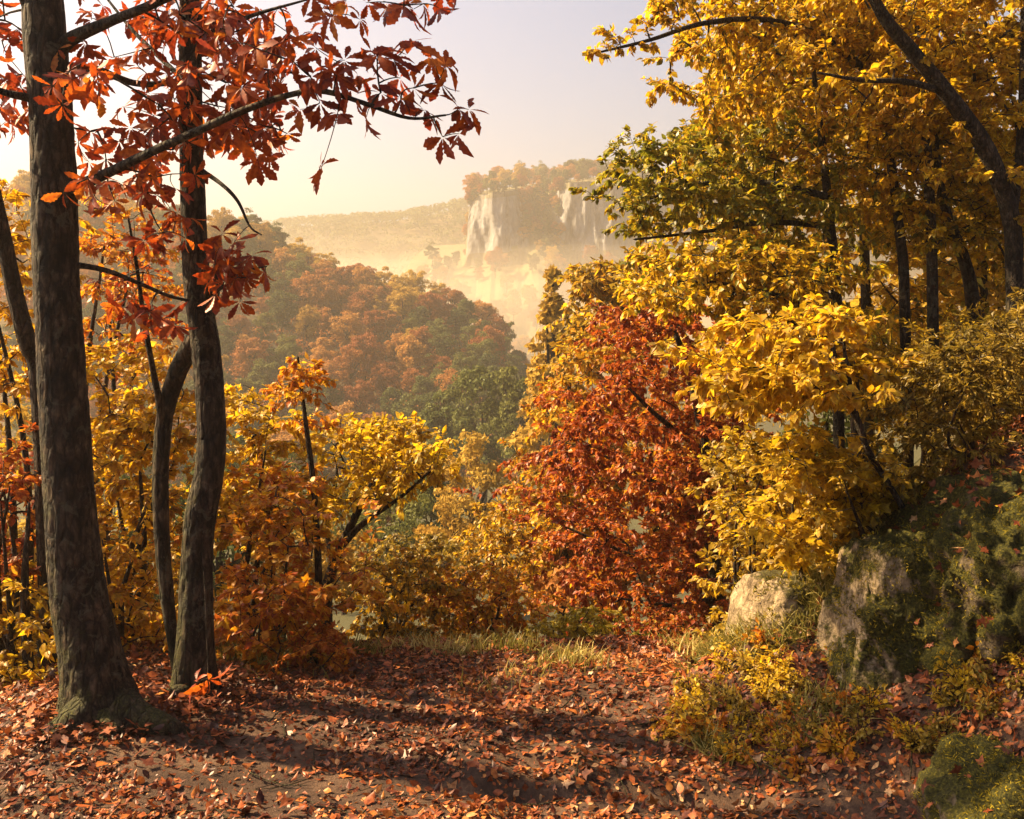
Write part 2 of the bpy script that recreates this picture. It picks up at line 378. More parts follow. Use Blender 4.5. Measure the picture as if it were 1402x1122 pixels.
def grow(nodes, targets, up=.12, jit=.08):
    """join every target to the nearest wood that exists so far by a curved twig"""
    nodes = np.asarray(nodes, float); own = [-1] * len(nodes)
    d0 = np.min(np.linalg.norm(targets[:, None] - nodes[None, ::max(1, len(nodes) // 200)], axis=2), 1)
    order = np.argsort(d0)
    cap = len(nodes) + 4 * len(targets); A = np.empty((cap, 3)); A[:len(nodes)] = nodes; n = len(nodes)
    tw = []; par = []
    for k in order:
        t = targets[k]; d = np.linalg.norm(A[:n] - t, axis=1); j = int(np.argmin(d)); s = A[j].copy(); L = d[j]
        if L < 1e-4: continue
        c = s + (t - s) * .5 + np.array([0, 0, up * L]) + rng.standard_normal(3) * jit * L
        u = np.linspace(0, 1, 5)[:, None]; p = (1 - u) ** 2 * s + 2 * u * (1 - u) * c + u * u * t
        tw.append(p); par.append(own[j])
        A[n:n + 4] = p[1:]; own += [len(tw) - 1] * 4; n += 4
    cnt = np.ones(len(tw))
    for i in range(len(tw) - 1, -1, -1):
        if par[i] >= 0: cnt[par[i]] += cnt[i]
    anc = np.arange(len(tw))
    for i in range(len(tw)):
        if par[i] >= 0: anc[i] = anc[par[i]]
    return tw, cnt, anc
def woody(tw, cnt, anc, twig_r, root, P0, bark, sides=(4, 6), keep=8, most=40):
    """thick boughs become 'branch' parts, the fine twigs go into the crown's mesh (returned)"""
    fine = MB(); fine.mi = 1; bough = {}
    big = [a for a in sorted(set(anc), key=lambda a: -cnt[a]) if cnt[a] >= keep][:most]
    for p, c, a in zip(tw, cnt, anc):
        r = twig_r * c ** .4; q = fine
        if c >= keep and a in big: q = bough.setdefault(a, MB())
        tube(q, p, np.linspace(r, max(.5 * r, twig_r * .6), 5), sides[0] if c < 12 else sides[1])
    for a in bough: bough[a].build('branch', bark, root, P0)
    fine.mi = 0
    return fine

def poly_sample(poly, n):
    poly = np.asarray(poly, float); lo = poly.min(0); hi = poly.max(0); out = []
    a = poly; b_ = np.roll(poly, -1, 0)
    while len(out) < n:
        q = lo + rng.random((n * 2, 2)) * (hi - lo)
        c = ((a[None, :, 1] > q[:, 1:2]) != (b_[None, :, 1] > q[:, 1:2]))
        xi = (b_[None, :, 0] - a[None, :, 0]) * (q[:, 1:2] - a[None, :, 1]) / (b_[None, :, 1] - a[None, :, 1] + 1e-12) + a[None, :, 0]
        ins = (c & (q[:, 0:1] < xi)).sum(1) % 2 == 1
        out += list(q[ins])
    return np.array(out[:n])
def ell(cx, cy, rx, ry, n=14):
    a = np.linspace(0, 2 * np.pi, n, endpoint=False); return np.stack([cx + rx * np.cos(a), cy + ry * np.sin(a)], 1)

def sprays(poly, Y0, Y1, n, k, rh, rv, tilt=0.):
    """twig tips gathered in n flattened sprays inside the outline, Y0..Y1 metres away"""
    q = poly_sample(poly, n); Yd = Y0 + (Y1 - Y0) * rng.random(n)
    c = np.stack([(q[:, 0] - CX) / F * Yd, Yd, CZ + (HOR - q[:, 1]) / F * Yd], 1)
    d = rng.standard_normal((n, k, 3)) * np.array([rh, rh, rv]) * .6
    d[..., 2] += tilt * d[..., 0] - .12 * np.hypot(d[..., 0], d[..., 1])
    t = (c[:, None] + d).reshape(-1, 3)
    return t

def leaf_on(tw, kind, per, size, droop=.35, spread=.6, t0=.25, vb=.5, vr=.35, up=1., petiole=.25):
    """alternate leaves along each twig; returns the arrays place_leaves() wants"""
    tw = np.array(tw); n = len(tw)
    L = np.linalg.norm(tw[:, -1] - tw[:, 0], axis=1)
    m = n * per; idx = np.repeat(np.arange(n), per)
    # long twigs bear their leaves near the tip
    lo = np.where(L > 7 * size, 1 - 7 * size / np.maximum(L, 1e-6), t0)
    t = lo[idx] + (1 - lo[idx]) * rng.random(m) ** .8
    g = t * 4; i = np.minimum(g.astype(int), 3); f = (g - i)[:, None]
    p = tw[idx, i] * (1 - f) + tw[idx, i + 1] * f; d = nrm(tw[idx, i + 1] - tw[idx, i])
    rnd = rng.standard_normal((m, 3)); lat = nrm(rnd - d * (rnd * d).sum(1, keepdims=True)); lat[:, 2] *= .5
    D = nrm(.6 * d + spread * 1.3 * lat + np.array([0, 0, -droop]) + .2 * rng.standard_normal((m, 3)))
    N = nrm(np.array([0, 0, up]) + .55 * rng.standard_normal((m, 3)) + .3 * lat)
    S = size * (.45 + 1.05 * rng.random(m) ** 1.6)
    tv = rng.random(n); v = vb + vr * (tv[idx] - .5) * 1.4 + vr * (rng.random(m) - .5) * 1.2
    v = v + .25 * fbm(p * 1.3 + 9, 2)
    return p + D * S[:, None] * petiole, D, N, S, np.clip(v, 0, 1)

def whorls(tw, size, lo=6, hi=9):
    """a fan of long toothed leaves at every twig tip"""
    P, D, N, S, V = [], [], [], [], []
    for p in tw:
        ax = nrm(.55 * nrm(p[-1] - p[-2]) + .55 * rng.standard_normal(3) + np.array([0, -.45, .15]))
        u = nrm(np.cross(ax, rng.standard_normal(3))); w = np.cross(ax, u); n = rng.integers(lo, hi + 1); a0 = rng.random() * 6.28; cv = rng.random()
        for k in range(n):
            a = a0 + 6.283 * (k + .35 * rng.standard_normal() * .6) / n
            d = nrm(math.cos(a) * u + math.sin(a) * w + .25 * ax + np.array([0, 0, -.5]) + .16 * rng.standard_normal(3))
            P.append(p[-1] + d * .012); D.append(d); N.append(nrm(ax + .35 * rng.standard_normal(3)))
            S.append(size * (.6 + .55 * rng.random())); V.append(np.clip(.12 + .5 * cv + .45 * (rng.random() - .3), 0, 1))
    return [np.array(z) for z in (P, D, N, S, V)]

def plant(name, label, cat, stems, fills, leaf, bark='bark_dark', group=None, twig_r=.0028, limbs=(), base_on_ground=True, sides=7, extra=None, gather=None, rough=.06, trunk_name='trunk', crown_name='crown'):
    """stems: list of ([(px, py, Y)...], [width_px...]); the first is the trunk. fills: lists of sprays() arguments. leaf: list of dicts."""
    P0 = at(*stems[0][0][0])
    if base_on_ground: P0[2] = gh(P0[0], P0[1])
    root = thing(name, label, cat, P0, group)
    nodes = []
    def wood(spec, nm, first):
        pts, wid = spec; Pw = np.array([at(*q) for q in pts])
        if first and base_on_ground: Pw[0] = [Pw[0][0], Pw[0][1], gh(Pw[0][0], Pw[0][1]) - .06]
        n = max(8, int(len(pts) * 6)); C = spline(Pw, n)
        rad = np.interp(np.linspace(0, len(pts) - 1, n), np.arange(len(pts)), [w / F * q[2] / 2 for w, q in zip(wid, pts)])
        mb = MB(); tube(mb, C, rad, sides, rough, seed=sum(map(ord, label)) % 97); mb.build(nm, M[bark], root, P0)
        return C
    for i, s in enumerate(stems):
        C = wood(s, trunk_name if i == 0 else ('stem' if trunk_name == 'stem' else 'trunk'), True)
        nodes.append(C[len(C) // 4:])
    for s in limbs: nodes.append(wood(s, 'branch', False))
    tg = []
    for f in fills:
        tg.append(sprays(*f))
    if extra is not None: tg.append(np.array([at(*q) for q in extra]))
    tg = np.concatenate(tg)
    tw, cnt, anc = grow(np.concatenate(nodes), tg)
    mb = woody(tw, cnt, anc, twig_r, root, P0, M[bark])
    mats = [None, M[bark]]
    for i, L in enumerate(leaf):
        L = dict(L); m_ = M[L.pop('mat')]
        if i == 0: mats[0] = m_; mb.mi = 0
        else: mats.append(m_); mb.mi = len(mats) - 1
        place_leaves(mb, L['kind'], *leaf_on(tw, **L))
    mb.build(crown_name, mats, root, P0)
    return root, tw, nodes

# ================================================================== the two big trees on the left
def flare_fn(x0, y0, lobes, amp, h0):
    def f(P, dirs):
        z = P[:, 2]; k = amp * np.exp(-np.maximum(z, -.1) / h0)
        th = np.arctan2(dirs[..., 1], dirs[..., 0]); s = 0
        for a, w in lobes: s = s + np.exp(-((np.angle(np.exp(1j * (th - a)))) / w) ** 2)
        return 1 + k[:, None] * (.25 + s)
    return f
def big_tree(label, trunk, limbs, extra_trunks, roots, flare, bark, group, fills, extra, whorl, twig_r=.0032):
    P0 = at(*trunk[0][0]); P0[2] = gh(P0[0], P0[1])
    root = thing('red_leaved_tree', label, 'tree', P0, group)
    def wood(spec, nm, sides, n, rough, fl=None):
        pts, wid = spec; Pw = np.array([at(*q) for q in pts]); C = spline(Pw, n)
        rad = np.interp(np.linspace(0, len(pts) - 1, n), np.arange(len(pts)), [.93 * w / F * q[2] / 2 for w, q in zip(wid, pts)])
        mb = MB(); tube(mb, C, rad, sides, rough, fl, seed=len(label) + len(pts)); mb.build(nm, M[bark], root, P0); return C
    nodes = [wood(trunk, 'trunk', 72, 420, .1, flare)[150:]]
    for s in extra_trunks: nodes.append(wood(s, 'trunk', 40, 200, .1)[60:])
    for s in roots: wood(s, 'root', 20, 60, .12)
    for s in limbs: nodes.append(wood(s, 'branch', 14, 60, .09)[6:])
    tg = [sprays(*f) for f in fills] + [np.array([at(*q) for q in extra])]
    tw, cnt, anc = grow(np.concatenate(nodes), np.concatenate(tg), .1, .12)
    mb = woody(tw, cnt, anc, twig_r, root, P0, M['bark_dark'], (5, 6))
    place_leaves(mb, 'oak', *whorls(tw, whorl)); mb.build('crown', [M['red'], M['bark_dark']], root, P0)
    return root

# photographed outline of the trunk: (px, py, distance), width in px
T1 = ([(141, 1018, 5.85), (137, 975, 5.85), (129, 930, 5.85), (120, 880, 5.85), (108, 815, 5.85), (99, 735, 5.85), (90, 620, 5.85), (85, 520, 5.85), (77, 380, 5.85), (72, 200, 5.85), (60, 20, 5.85), (50, -160, 5.85), (44, -420, 5.9), (40, -700, 5.9)],
      [98, 90, 83, 79, 75, 71, 68, 66, 61, 60, 57, 52, 40, 20])
T2 = ([(266, 985, 6.35), (265, 950, 6.35), (267, 895, 6.35), (269, 800, 6.35), (271, 740, 6.35), (276, 700, 6.35), (287, 645, 6.35), (290, 580, 6.35), (282, 480, 6.35), (269, 380, 6.35), (262, 200, 6.35), (261, 0, 6.35), (260, -200, 6.4), (258, -480, 6.4)],
      [62, 58, 51, 45, 43, 45, 41, 39, 40, 37, 33, 30, 24, 10])
limbs1 = [
    ([(80, 70, 5.85), (100, 52, 5.8), (150, 30, 5.7), (200, 10, 5.6), (270, -20, 5.5), (380, -60, 5.3), (500, -70, 5.2), (610, -55, 5.1)], [24, 20, 15, 13, 11, 9, 7, 4]),
    ([(85, 275, 5.85), (105, 257, 5.8), (150, 236, 5.7), (210, 207, 5.55), (270, 180, 5.45), (330, 153, 5.4), (390, 132, 5.35), (440, 125, 5.3), (500, 142, 5.3), (560, 162, 5.25), (610, 158, 5.2)], [22, 17, 15, 13, 12, 11, 9, 8, 7, 5, 3]),
    ([(85, 366, 5.85), (110, 364, 5.85), (150, 372, 5.9), (190, 388, 6.), (230, 405, 6.1), (258, 412, 6.2)], [12, 9, 7, 6, 5, 4]),
    ([(66, 150, 5.85), (40, 135, 5.8), (10, 128, 5.7), (-40, 110, 5.6)], [16, 12, 10, 6]),
    ([(80, 90, 5.85), (130, 95, 6.1), (190, 115, 6.3), (260, 110, 6.4), (330, 95, 6.4), (400, 100, 6.3)], [14, 11, 9, 7, 5, 3]),
    ([(50, 40, 5.85), (35, 5, 5.8), (10, -60, 5.7), (-40, -140, 5.6)], [18, 14, 12, 8]),
]
roots1 = [
    ([(165, 965, 5.75), (195, 985, 5.7), (225, 996, 5.68), (250, 1008, 5.7), (280, 1030, 5.75)], [50, 42, 34, 26, 10]),
    ([(120, 975, 5.7), (85, 1000, 5.62), (50, 1022, 5.55), (15, 1050, 5.45), (-20, 1085, 5.3)], [60, 40, 28, 20, 12]),
    ([(150, 985, 5.7), (152, 1022, 5.55), (150, 1050, 5.45)], [50, 34, 12]),
]
wl = [(440, 226), (355, 222), (410, 150), (468, 150), (500, 160), (520, 125), (548, 105), (585, 150), (612, 190), (632, 188), (625, 150), (640, 148), (590, 78), (612, 88), (560, 60), (520, 80), (470, 85), (450, 95), (430, 70), (400, 90), (380, 60), (350, 65),
      (330, 120), (300, 70), (370, 110), (420, 110), (490, 105), (505, 75), (545, 140), (570, 120), (598, 120), (480, 118), (440, 140), (540, 85), (460, 105),
      (445, 14), (455, 25), (490, 20), (505, 8), (545, 10), (565, 15), (580, 5), (600, 8), (620, 0), (470, 2), (530, 0), (425, -5), (610, -10)]
extra1 = [(x + rng.normal() * 3, y + rng.normal() * 3, 5.25 + .25 * rng.random()) for x, y in wl]
big_tree('thick mossy trunk with red leaves and a spreading root, left of the path', T1, limbs1, [], roots1,
         flare_fn(0, 0, [(-2.6, .5), (-1.4, .4), (.1, .5), (2.2, .6)], .6, .17), 'bark_moss', None,
         [([(92, -60), (300, -60), (345, 55), (430, 85), (430, 150), (330, 190), (330, 235), (250, 235), (170, 235), (105, 190), (95, 60)], 5.4, 7., 34, 4, .2, .12),
          ([(-60, -60), (45, -60), (38, 160), (-60, 200)], 5.6, 6.8, 10, 4, .2, .1),
          ([(110, 240), (260, 230), (250, 330), (150, 330)], 5.6, 6.6, 8, 3, .15, .1),
          ([(150, 390), (230, 400), (220, 460), (160, 450)], 5.8, 6.3, 3, 3, .12, .08),
          ([(100, -420), (500, -420), (600, -130), (100, -130)], 4.8, 6.6, 10, 4, .35, .15)],
         extra1, .125)
limbs2 = [
    ([(285, 405, 6.35), (310, 390, 6.2), (335, 372, 6.05), (365, 365, 5.9)], [8, 5, 4, 2]),
    ([(262, 225, 6.35), (300, 250, 6.2), (325, 275, 6.1), (342, 310, 6.05), (358, 322, 6.)], [8, 6, 5, 3, 2]),
    ([(260, 60, 6.35), (300, 40, 6.3), (350, 20, 6.2), (420, 0, 6.1)], [10, 8, 6, 3]),
    ([(262, 120, 6.35), (220, 80, 6.5), (180, 40, 6.6), (140, -10, 6.7)], [9, 7, 5, 3]),
]
stem3 = ([(241, 945, 6.75), (239, 900, 6.75), (229, 820, 6.75), (222, 740, 6.75), (220, 650, 6.75), (226, 570, 6.75), (243, 510, 6.7), (262, 472, 6.65), (290, 420, 6.6), (300, 330, 6.6)], [14, 13, 20, 22, 23, 24, 27, 28, 16, 8])
big_tree('slimmer mossy red leaved tree with two stems behind the thick trunk', T2, limbs2, [stem3], [([(262, 950, 6.3), (225, 958, 6.1), (195, 968, 6.), (170, 985, 5.9)], [40, 26, 20, 10]), ([(275, 965, 6.3), (300, 985, 6.2), (320, 1000, 6.1)], [34, 20, 8])],
         flare_fn(0, 0, [(-2.4, .5), (-.9, .4), (.6, .5)], .4, .15), 'bark_moss', None,
         [([(285, 330), (340, 325), (375, 360), (370, 395), (300, 400)], 5.8, 6.3, 5, 3, .1, .07),
          ([(180, 120), (330, 110), (340, 230), (200, 240)], 6., 6.9, 12, 3, .2, .1),
          ([(110, -40), (430, -40), (400, 60), (150, 90)], 6., 6.9, 14, 3, .2, .1)],
         [(300, 340, 6.1), (322, 330, 6.1), (345, 350, 6.0), (362, 372, 5.9), (330, 375, 6.0), (270, 935, 6.0), (285, 930, 6.0), (335, 360, 6.)], .12)

# ------------------------------------------------------------------ other stems and shrubs on the left
def L(kind, mat, per, size, **k):
    f = .58 if size < .13 else .75          # leaf length in metres; more of them the smaller they are
    return dict(kind=kind, mat=mat, per=int(round(per * (2.3 if size < .13 else 1.6))), size=size * f, **k)
plant('leaning_tree', 'dark nearly bare stem leaning in from the left edge, behind the thick mossy trunk', 'tree',
      [([(70, 640, 7.4), (55, 540, 7.3), (38, 470, 7.2), (18, 390, 7.1), (2, 310, 7.), (-15, 230, 6.9), (-40, 60, 6.8)], [26, 25, 24, 22, 20, 18, 10])],
      [([(-60, 60), (0, 60), (40, 160), (-30, 230)], 6.6, 7.2, 3, 3, .2, .1)], [L('oval', 'red', 7, .12)], 'bark_dark')
plant('dead_twig', 'thin dark leaning sapling with bare twigs between the two left trunks', 'sapling',
      [([(224, 640, 6.75), (219, 560, 6.7), (208, 500, 6.6), (196, 430, 6.5), (188, 370, 6.4), (176, 300, 6.3)], [11, 10, 8, 7, 5, 3])],
      [([(160, 290), (240, 300), (230, 380), (170, 400)], 6.2, 6.8, 8, 3, .15, .12)], [L('oak', 'red', 2, .09)], 'bark_dark', base_on_ground=False)

def shrub(label, base, polys, leaf, nst=4, group=None, name='shrub', bark='bark_dark', k=5, rh=.28, rv=.09, twig_r=.0024, stems=None, cat='shrub', w=9):
    bx, by, Y = base
    if stems is None:
        stems = []
        for i in range(nst):
            p = np.asarray(polys[rng.integers(len(polys))][0], float); c = p.mean(0); q = c + (p[rng.integers(len(p))] - c) * .55 * rng.random()
            m = ((bx * .55 + q[0] * .45) + rng.normal() * 12, by * .5 + q[1] * .5)
            dy = rng.normal() * .25
            stems.append(([(bx + rng.normal() * 14, by, Y), (m[0], m[1], Y + dy), (q[0], q[1], Y + 2 * dy)], [w, w * .7, w * .25]))
    fl = [(p[0], p[1], p[2], p[3], k, p[4] if len(p) > 4 else rh, p[5] if len(p) > 5 else rv) for p in polys]
    return plant(name, label, cat, stems, fl, leaf, bark, group, twig_r, trunk_name='stem', crown_name='foliage')

shrub('tall golden yellow shrub filling the gap between the two left trunks', (165, 930, 8.4),
      [([(110, 480), (180, 440), (250, 500), (255, 640), (250, 760), (240, 900), (140, 900), (120, 700)], 7.6, 9.2, 95)],
      [L('oval', 'gold', 7, .1), L('oval', 'yellow', 4, .1), L('maple', 'gold', 2, .11)], 5, w=14)
shrub('yellow and orange shrub tree behind the left trunks against the hazy hill', (120, 800, 10.5),
      [([(100, 270), (180, 260), (245, 330), (250, 470), (180, 520), (100, 500)], 9.8, 11.5, 46)],
      [L('oval', 'orange', 9, .1), L('oval', 'yellow', 2, .09)], 4, w=12)
shrub('bright yellow orange shrub at the left edge beside the leaning stem', (20, 900, 8.0),
      [([(-90, 250), (30, 240), (62, 330), (60, 540), (-90, 600)], 7.4, 8.8, 60)],
      [L('oval', 'gold', 11, .095)], 4, w=12)
shrub('crimson shrub at the left edge under the yellow one', (5, 960, 7.5),
      [([(-80, 580), (20, 560), (65, 640), (50, 790), (-80, 830)], 7., 8.2, 44)],
      [L('oval', 'rust', 9, .09), L('maple', 'orange', 3, .09)], 4, w=10)
shrub('low yellow leafed shrub with dark stem at the left edge above the bank', (38, 990, 7.0),
      [([(-80, 800), (40, 770), (110, 800), (100, 920), (50, 980), (-80, 1010)], 6.5, 7.8, 62)],
      [L('oval', 'yellow', 9, .09), L('maple', 'gold', 2, .1)], 3,
      stems=[([(40, 1000, 7.), (38, 900, 7.), (34, 800, 7.), (40, 690, 7.1)], [16, 15, 11, 4]), ([(40, 960, 7.), (15, 890, 7.), (-10, 850, 7.)], [8, 6, 3])])
shrub('yellow brown shrub with forked dark stems low between the left trunks', (165, 930, 7.4),
      [([(140, 740), (215, 730), (230, 860), (190, 930), (150, 900)], 7., 8.2, 34)],
      [L('oval', 'gold', 9, .08), L('oval', 'orange', 3, .08)], 3,
      stems=[([(168, 925, 7.4), (166, 860, 7.4), (170, 800, 7.4), (200, 720, 7.4)], [9, 8, 7, 3]), ([(166, 860, 7.4), (150, 800, 7.4), (140, 740, 7.4)], [7, 5, 2])])
shrub('large orange maple leaved shrub right of the two stemmed tree', (375, 960, 7.7),
      [([(310, 640), (400, 640), (470, 720), (465, 800), (480, 880), (410, 920), (310, 930), (295, 780)], 7., 8.4, 60)],
      [L('maple', 'orange', 6, .105), L('oval', 'gold', 5, .095), L('oval', 'orange', 3, .09)], 5, w=10)
shrub('low orange red shrub close beside the foot of the second trunk', (345, 965, 7.2),
      [([(300, 800), (360, 770), (430, 800), (440, 880), (400, 930), (310, 930)], 6.8, 7.6, 26, .18, .07)],
      [L('oval', 'orange', 6, .085), L('oval', 'rust', 3, .085), L('maple', 'orange', 3, .09)], 4, w=6)
shrub('yellow leafed shrub standing above the orange maple shrub beside the second trunk', (345, 900, 8.8),
      [([(305, 530), (350, 540), (400, 580), (400, 640), (430, 700), (380, 760), (305, 720)], 8.2, 9.4, 52)],
      [L('oval', 'yellow', 9, .1), L('maple', 'gold', 3, .11)], 4, w=10)
shrub('small scarlet bush at the left rim of the path', (425, 955, 7.1),
      [([(380, 860), (450, 850), (490, 890), (470, 935), (390, 945)], 6.8, 7.5, 26, .16, .07)],
      [L('maple', 'rust', 6, .075, vb=.7), L('oval', 'orange', 4, .07)], 4, w=6)
shrub('slender orange sapling rising straight above the yellow shrubs', (440, 860, 8.3),
      [([(375, 520), (395, 475), (430, 490), (440, 540), (445, 590), (400, 570)], 8., 8.6, 15, .16, .07)],
      [L('oval', 'orange', 5, .085), L('oval', 'gold', 3, .08)], 1, name='sapling', cat='sapling',
      stems=[([(440, 860, 8.3), (432, 700, 8.3), (425, 630, 8.3), (416, 560, 8.3), (408, 490, 8.3)], [11, 9, 8, 6, 3])])
plant('yellow_tree', 'small yellow tree with leaning forked dark trunk left of the path end', 'tree',
      [([(448, 870, 9.2), (446, 820, 9.2), (458, 770, 9.2), (485, 710, 9.2), (515, 650, 9.2), (530, 600, 9.2)], [20, 18, 14, 11, 8, 4])],
      [([(440, 620), (470, 565), (540, 570), (575, 605), (600, 622), (575, 655), (540, 680), (490, 690), (440, 680)], 8.6, 10., 62, 5, .28, .09)],
      [L('oval', 'yellow', 11, .1)], limbs=[([(470, 745, 9.2), (500, 715, 9.), (550, 680, 8.9), (595, 640, 8.9)], [10, 8, 5, 3]), ([(458, 780, 9.2), (448, 720, 9.4), (462, 640, 9.5)], [9, 6, 3])])

# ------------------------------------------------------------------ middle of the picture
shrub('rusty golden thicket behind the far end of the path', (540, 905, 9.2),
      [([(480, 820), (505, 770), (580, 755), (620, 790), (620, 860), (590, 900), (490, 905)], 8.6, 10., 76, .24, .1)],
      [L('oval', 'gold', 7, .075), L('oval', 'olive', 6, .07)], 6, w=7)
shrub('orange brown thicket in front of the pale yellow bush', (655, 905, 9.4),
      [([(590, 800), (640, 770), (715, 775), (735, 820), (720, 890), (610, 905)], 8.8, 10.2, 74, .24, .1)],
      [L('oval', 'orange', 6, .075), L('oval', 'gold', 6, .075)], 6, w=7)
shrub('soft yellow bush with a rounded top left of the red tree', (690, 880, 12.5),
      [([(645, 735), (670, 690), (705, 680), (730, 710), (740, 790), (655, 800)], 11.8, 13.6, 60, .28, .12)],
      [L('oval', 'gold', 8, .09), L('oval', 'olive', 5, .085)], 4, w=8)
shrub('olive grey shrub between the little yellow tree and the pale bush', (560, 850, 13.5),
      [([(490, 760), (540, 735), (620, 735), (640, 770), (620, 820), (500, 820)], 12.8, 15, 56, .34, .13)],
      [L('oval', 'olive', 11, .1)], 4, w=8)
shrub('green low bush at the far rim of the path under the red tree', (790, 915, 8.9),
      [([(730, 870), (760, 830), (820, 830), (860, 870), (850, 905), (740, 912)], 8.5, 9.5, 46, .18, .08)],
      [L('oval', 'green', 11, .07, vb=.85)], 6, w=5)
shrub('small green plant clump right of the low green bush', (895, 905, 9.0),
      [([(865, 870), (900, 862), (925, 885), (915, 908), (870, 910)], 8.8, 9.4, 16, .13, .06)],
      [L('oval', 'green', 9, .06)], 4, w=4)
shrub('brown twiggy undergrowth in the shade at the foot of the red tree', (900, 900, 10.2),
      [([(820, 860), (880, 840), (960, 840), (1000, 880), (980, 905), (840, 905)], 9.6, 11, 44, .26, .08)],
      [L('oval', 'rust', 7, .07), L('oval', 'olive', 3, .06)], 5, w=5)
plant('red_tree', 'dense rust red tree right of the path with fine leaves', 'tree',
      [([(985, 880, 12.), (978, 780, 12.), (970, 680, 12.), (962, 590, 12.), (940, 500, 12.), (915, 430, 12.)], [26, 22, 19, 15, 10, 5])],
      [([(840, 425), (885, 405), (960, 425), (1020, 470), (1040, 560), (1000, 650), (985, 760), (985, 850), (880, 870), (810, 850), (780, 790), (762, 700), (750, 600), (800, 525), (835, 480)], 10.9, 13.4, 270, 5, .34, .08), ([(830, 420), (890, 390), (1000, 420), (1070, 520), (1030, 700), (1000, 860), (860, 880), (790, 850), (750, 760), (735, 640), (765, 540)], 10.6, 13.4, 120, 5, .5, .06)],
      [L('oval', 'rust', 11, .095, vb=.5), L('small', 'rust', 3, .1, vb=.6), L('small', 'orange', 4, .095)], 'bark_dark',
      limbs=[([(974, 740, 12.), (930, 690, 12.3), (860, 640, 12.4), (790, 610, 12.4)], [9, 7, 5, 3]), ([(966, 620, 12.), (900, 570, 11.8), (850, 520, 11.6)], [9, 7, 3]), ([(978, 800, 12.), (920, 780, 12.4), (840, 750, 12.5), (770, 720, 12.5)], [9, 7, 5, 3]),
             ([(980, 820, 12.), (930, 830, 11.7), (850, 820, 11.4)], [9, 7, 3])])
plant('orange_tree', 'dull orange tree standing behind the rust red tree', 'tree',
      [([(770, 860, 17.), (772, 740, 17.), (776, 620, 17.), (780, 510, 17.)], [16, 13, 10, 4])],
      [([(722, 630), (738, 550), (775, 500), (835, 440), (880, 560), (800, 760), (740, 790), (722, 700)], 15.8, 18.6, 150, 5, .45, .16)],
      [L('small', 'gold', 8, .14), L('small', 'olive', 7, .13), L('small', 'orange', 3, .14)])
plant('pale_gold_tree', 'pale golden tree leaning over the mist beside the pointed conifer', 'tree',
      [([(850, 640, 24.), (842, 540, 24.), (830, 460, 24.), (820, 390, 24.)], [14, 11, 8, 4])],
      [([(765, 445), (785, 385), (815, 360), (870, 345), (920, 370), (900, 470), (830, 500), (780, 470)], 22.5, 26, 110, 5, .6, .2)],
      [L('small', 'gold', 6, .2), L('small', 'olive', 9, .19)], twig_r=.006)

# ------------------------------------------------------------------ yellow wood on the right bank
NR = {}
plant('yellow_tree', 'dark trunk at the right edge bending left overhead with yellow leaves', 'tree',
      [([(1392, 480, 8.6), (1389, 380, 8.6), (1383, 295, 8.6), (1350, 205, 8.5), (1300, 133, 8.4), (1250, 72, 8.3), (1208, 20, 8.2), (1170, -60, 8.1)], [24, 23, 23, 24, 22, 19, 16, 10])],
      [([(1090, -80), (1430, -80), (1440, 330), (1330, 240), (1250, 190), (1180, 140), (1110, 60)], 8.2, 10.2, 150, 5, .33, .1)],
      [L('oval', 'yellow', 10, .1), L('oval', 'gold', 4, .095)], 'bark_grey', 'yellow trees on the right bank', sides=14,
      limbs=[([(1385, 300, 8.6), (1397, 200, 8.7), (1402, 60, 8.8), (1400, -60, 8.9)], [14, 12, 10, 7]), ([(1290, 125, 8.4), (1240, 112, 8.2), (1180, 110, 8.), (1120, 100, 7.8)], [10, 8, 6, 3])])
plant('yellow_tree', 'short curved dark trunk between its taller yellow neighbours at the top of the right bank', 'tree',
      [([(1338, 480, 9.6), (1332, 420, 9.6), (1318, 350, 9.6), (1298, 300, 9.6), (1285, 240, 9.6), (1280, 160, 9.6)], [18, 18, 16, 14, 11, 6])],
      [([(1180, 180), (1300, 150), (1430, 220), (1430, 430), (1360, 330), (1300, 330), (1200, 330)], 9.1, 10.8, 110, 5, .33, .1)],
      [L('oval', 'yellow', 10, .1), L('oval', 'green', 3, .095)], 'bark_grey', 'yellow trees on the right bank', sides=12)
plant('yellow_tree', 'straight dark trunk with yellow leaves second from the right bank edge', 'tree',
      [([(1280, 500, 9.2), (1277, 420, 9.2), (1275, 330, 9.2), (1270, 220, 9.3), (1262, 100, 9.4), (1252, -30, 9.5)], [15, 15, 14, 13, 11, 7])],
      [([(1150, -60), (1350, -60), (1340, 200), (1290, 330), (1200, 300), (1150, 140)], 9., 11.2, 110, 5, .36, .1)],
      [L('oval', 'gold', 8, .1), L('oval', 'yellow', 4, .1)], 'bark_grey', 'yellow trees on the right bank', sides=12)
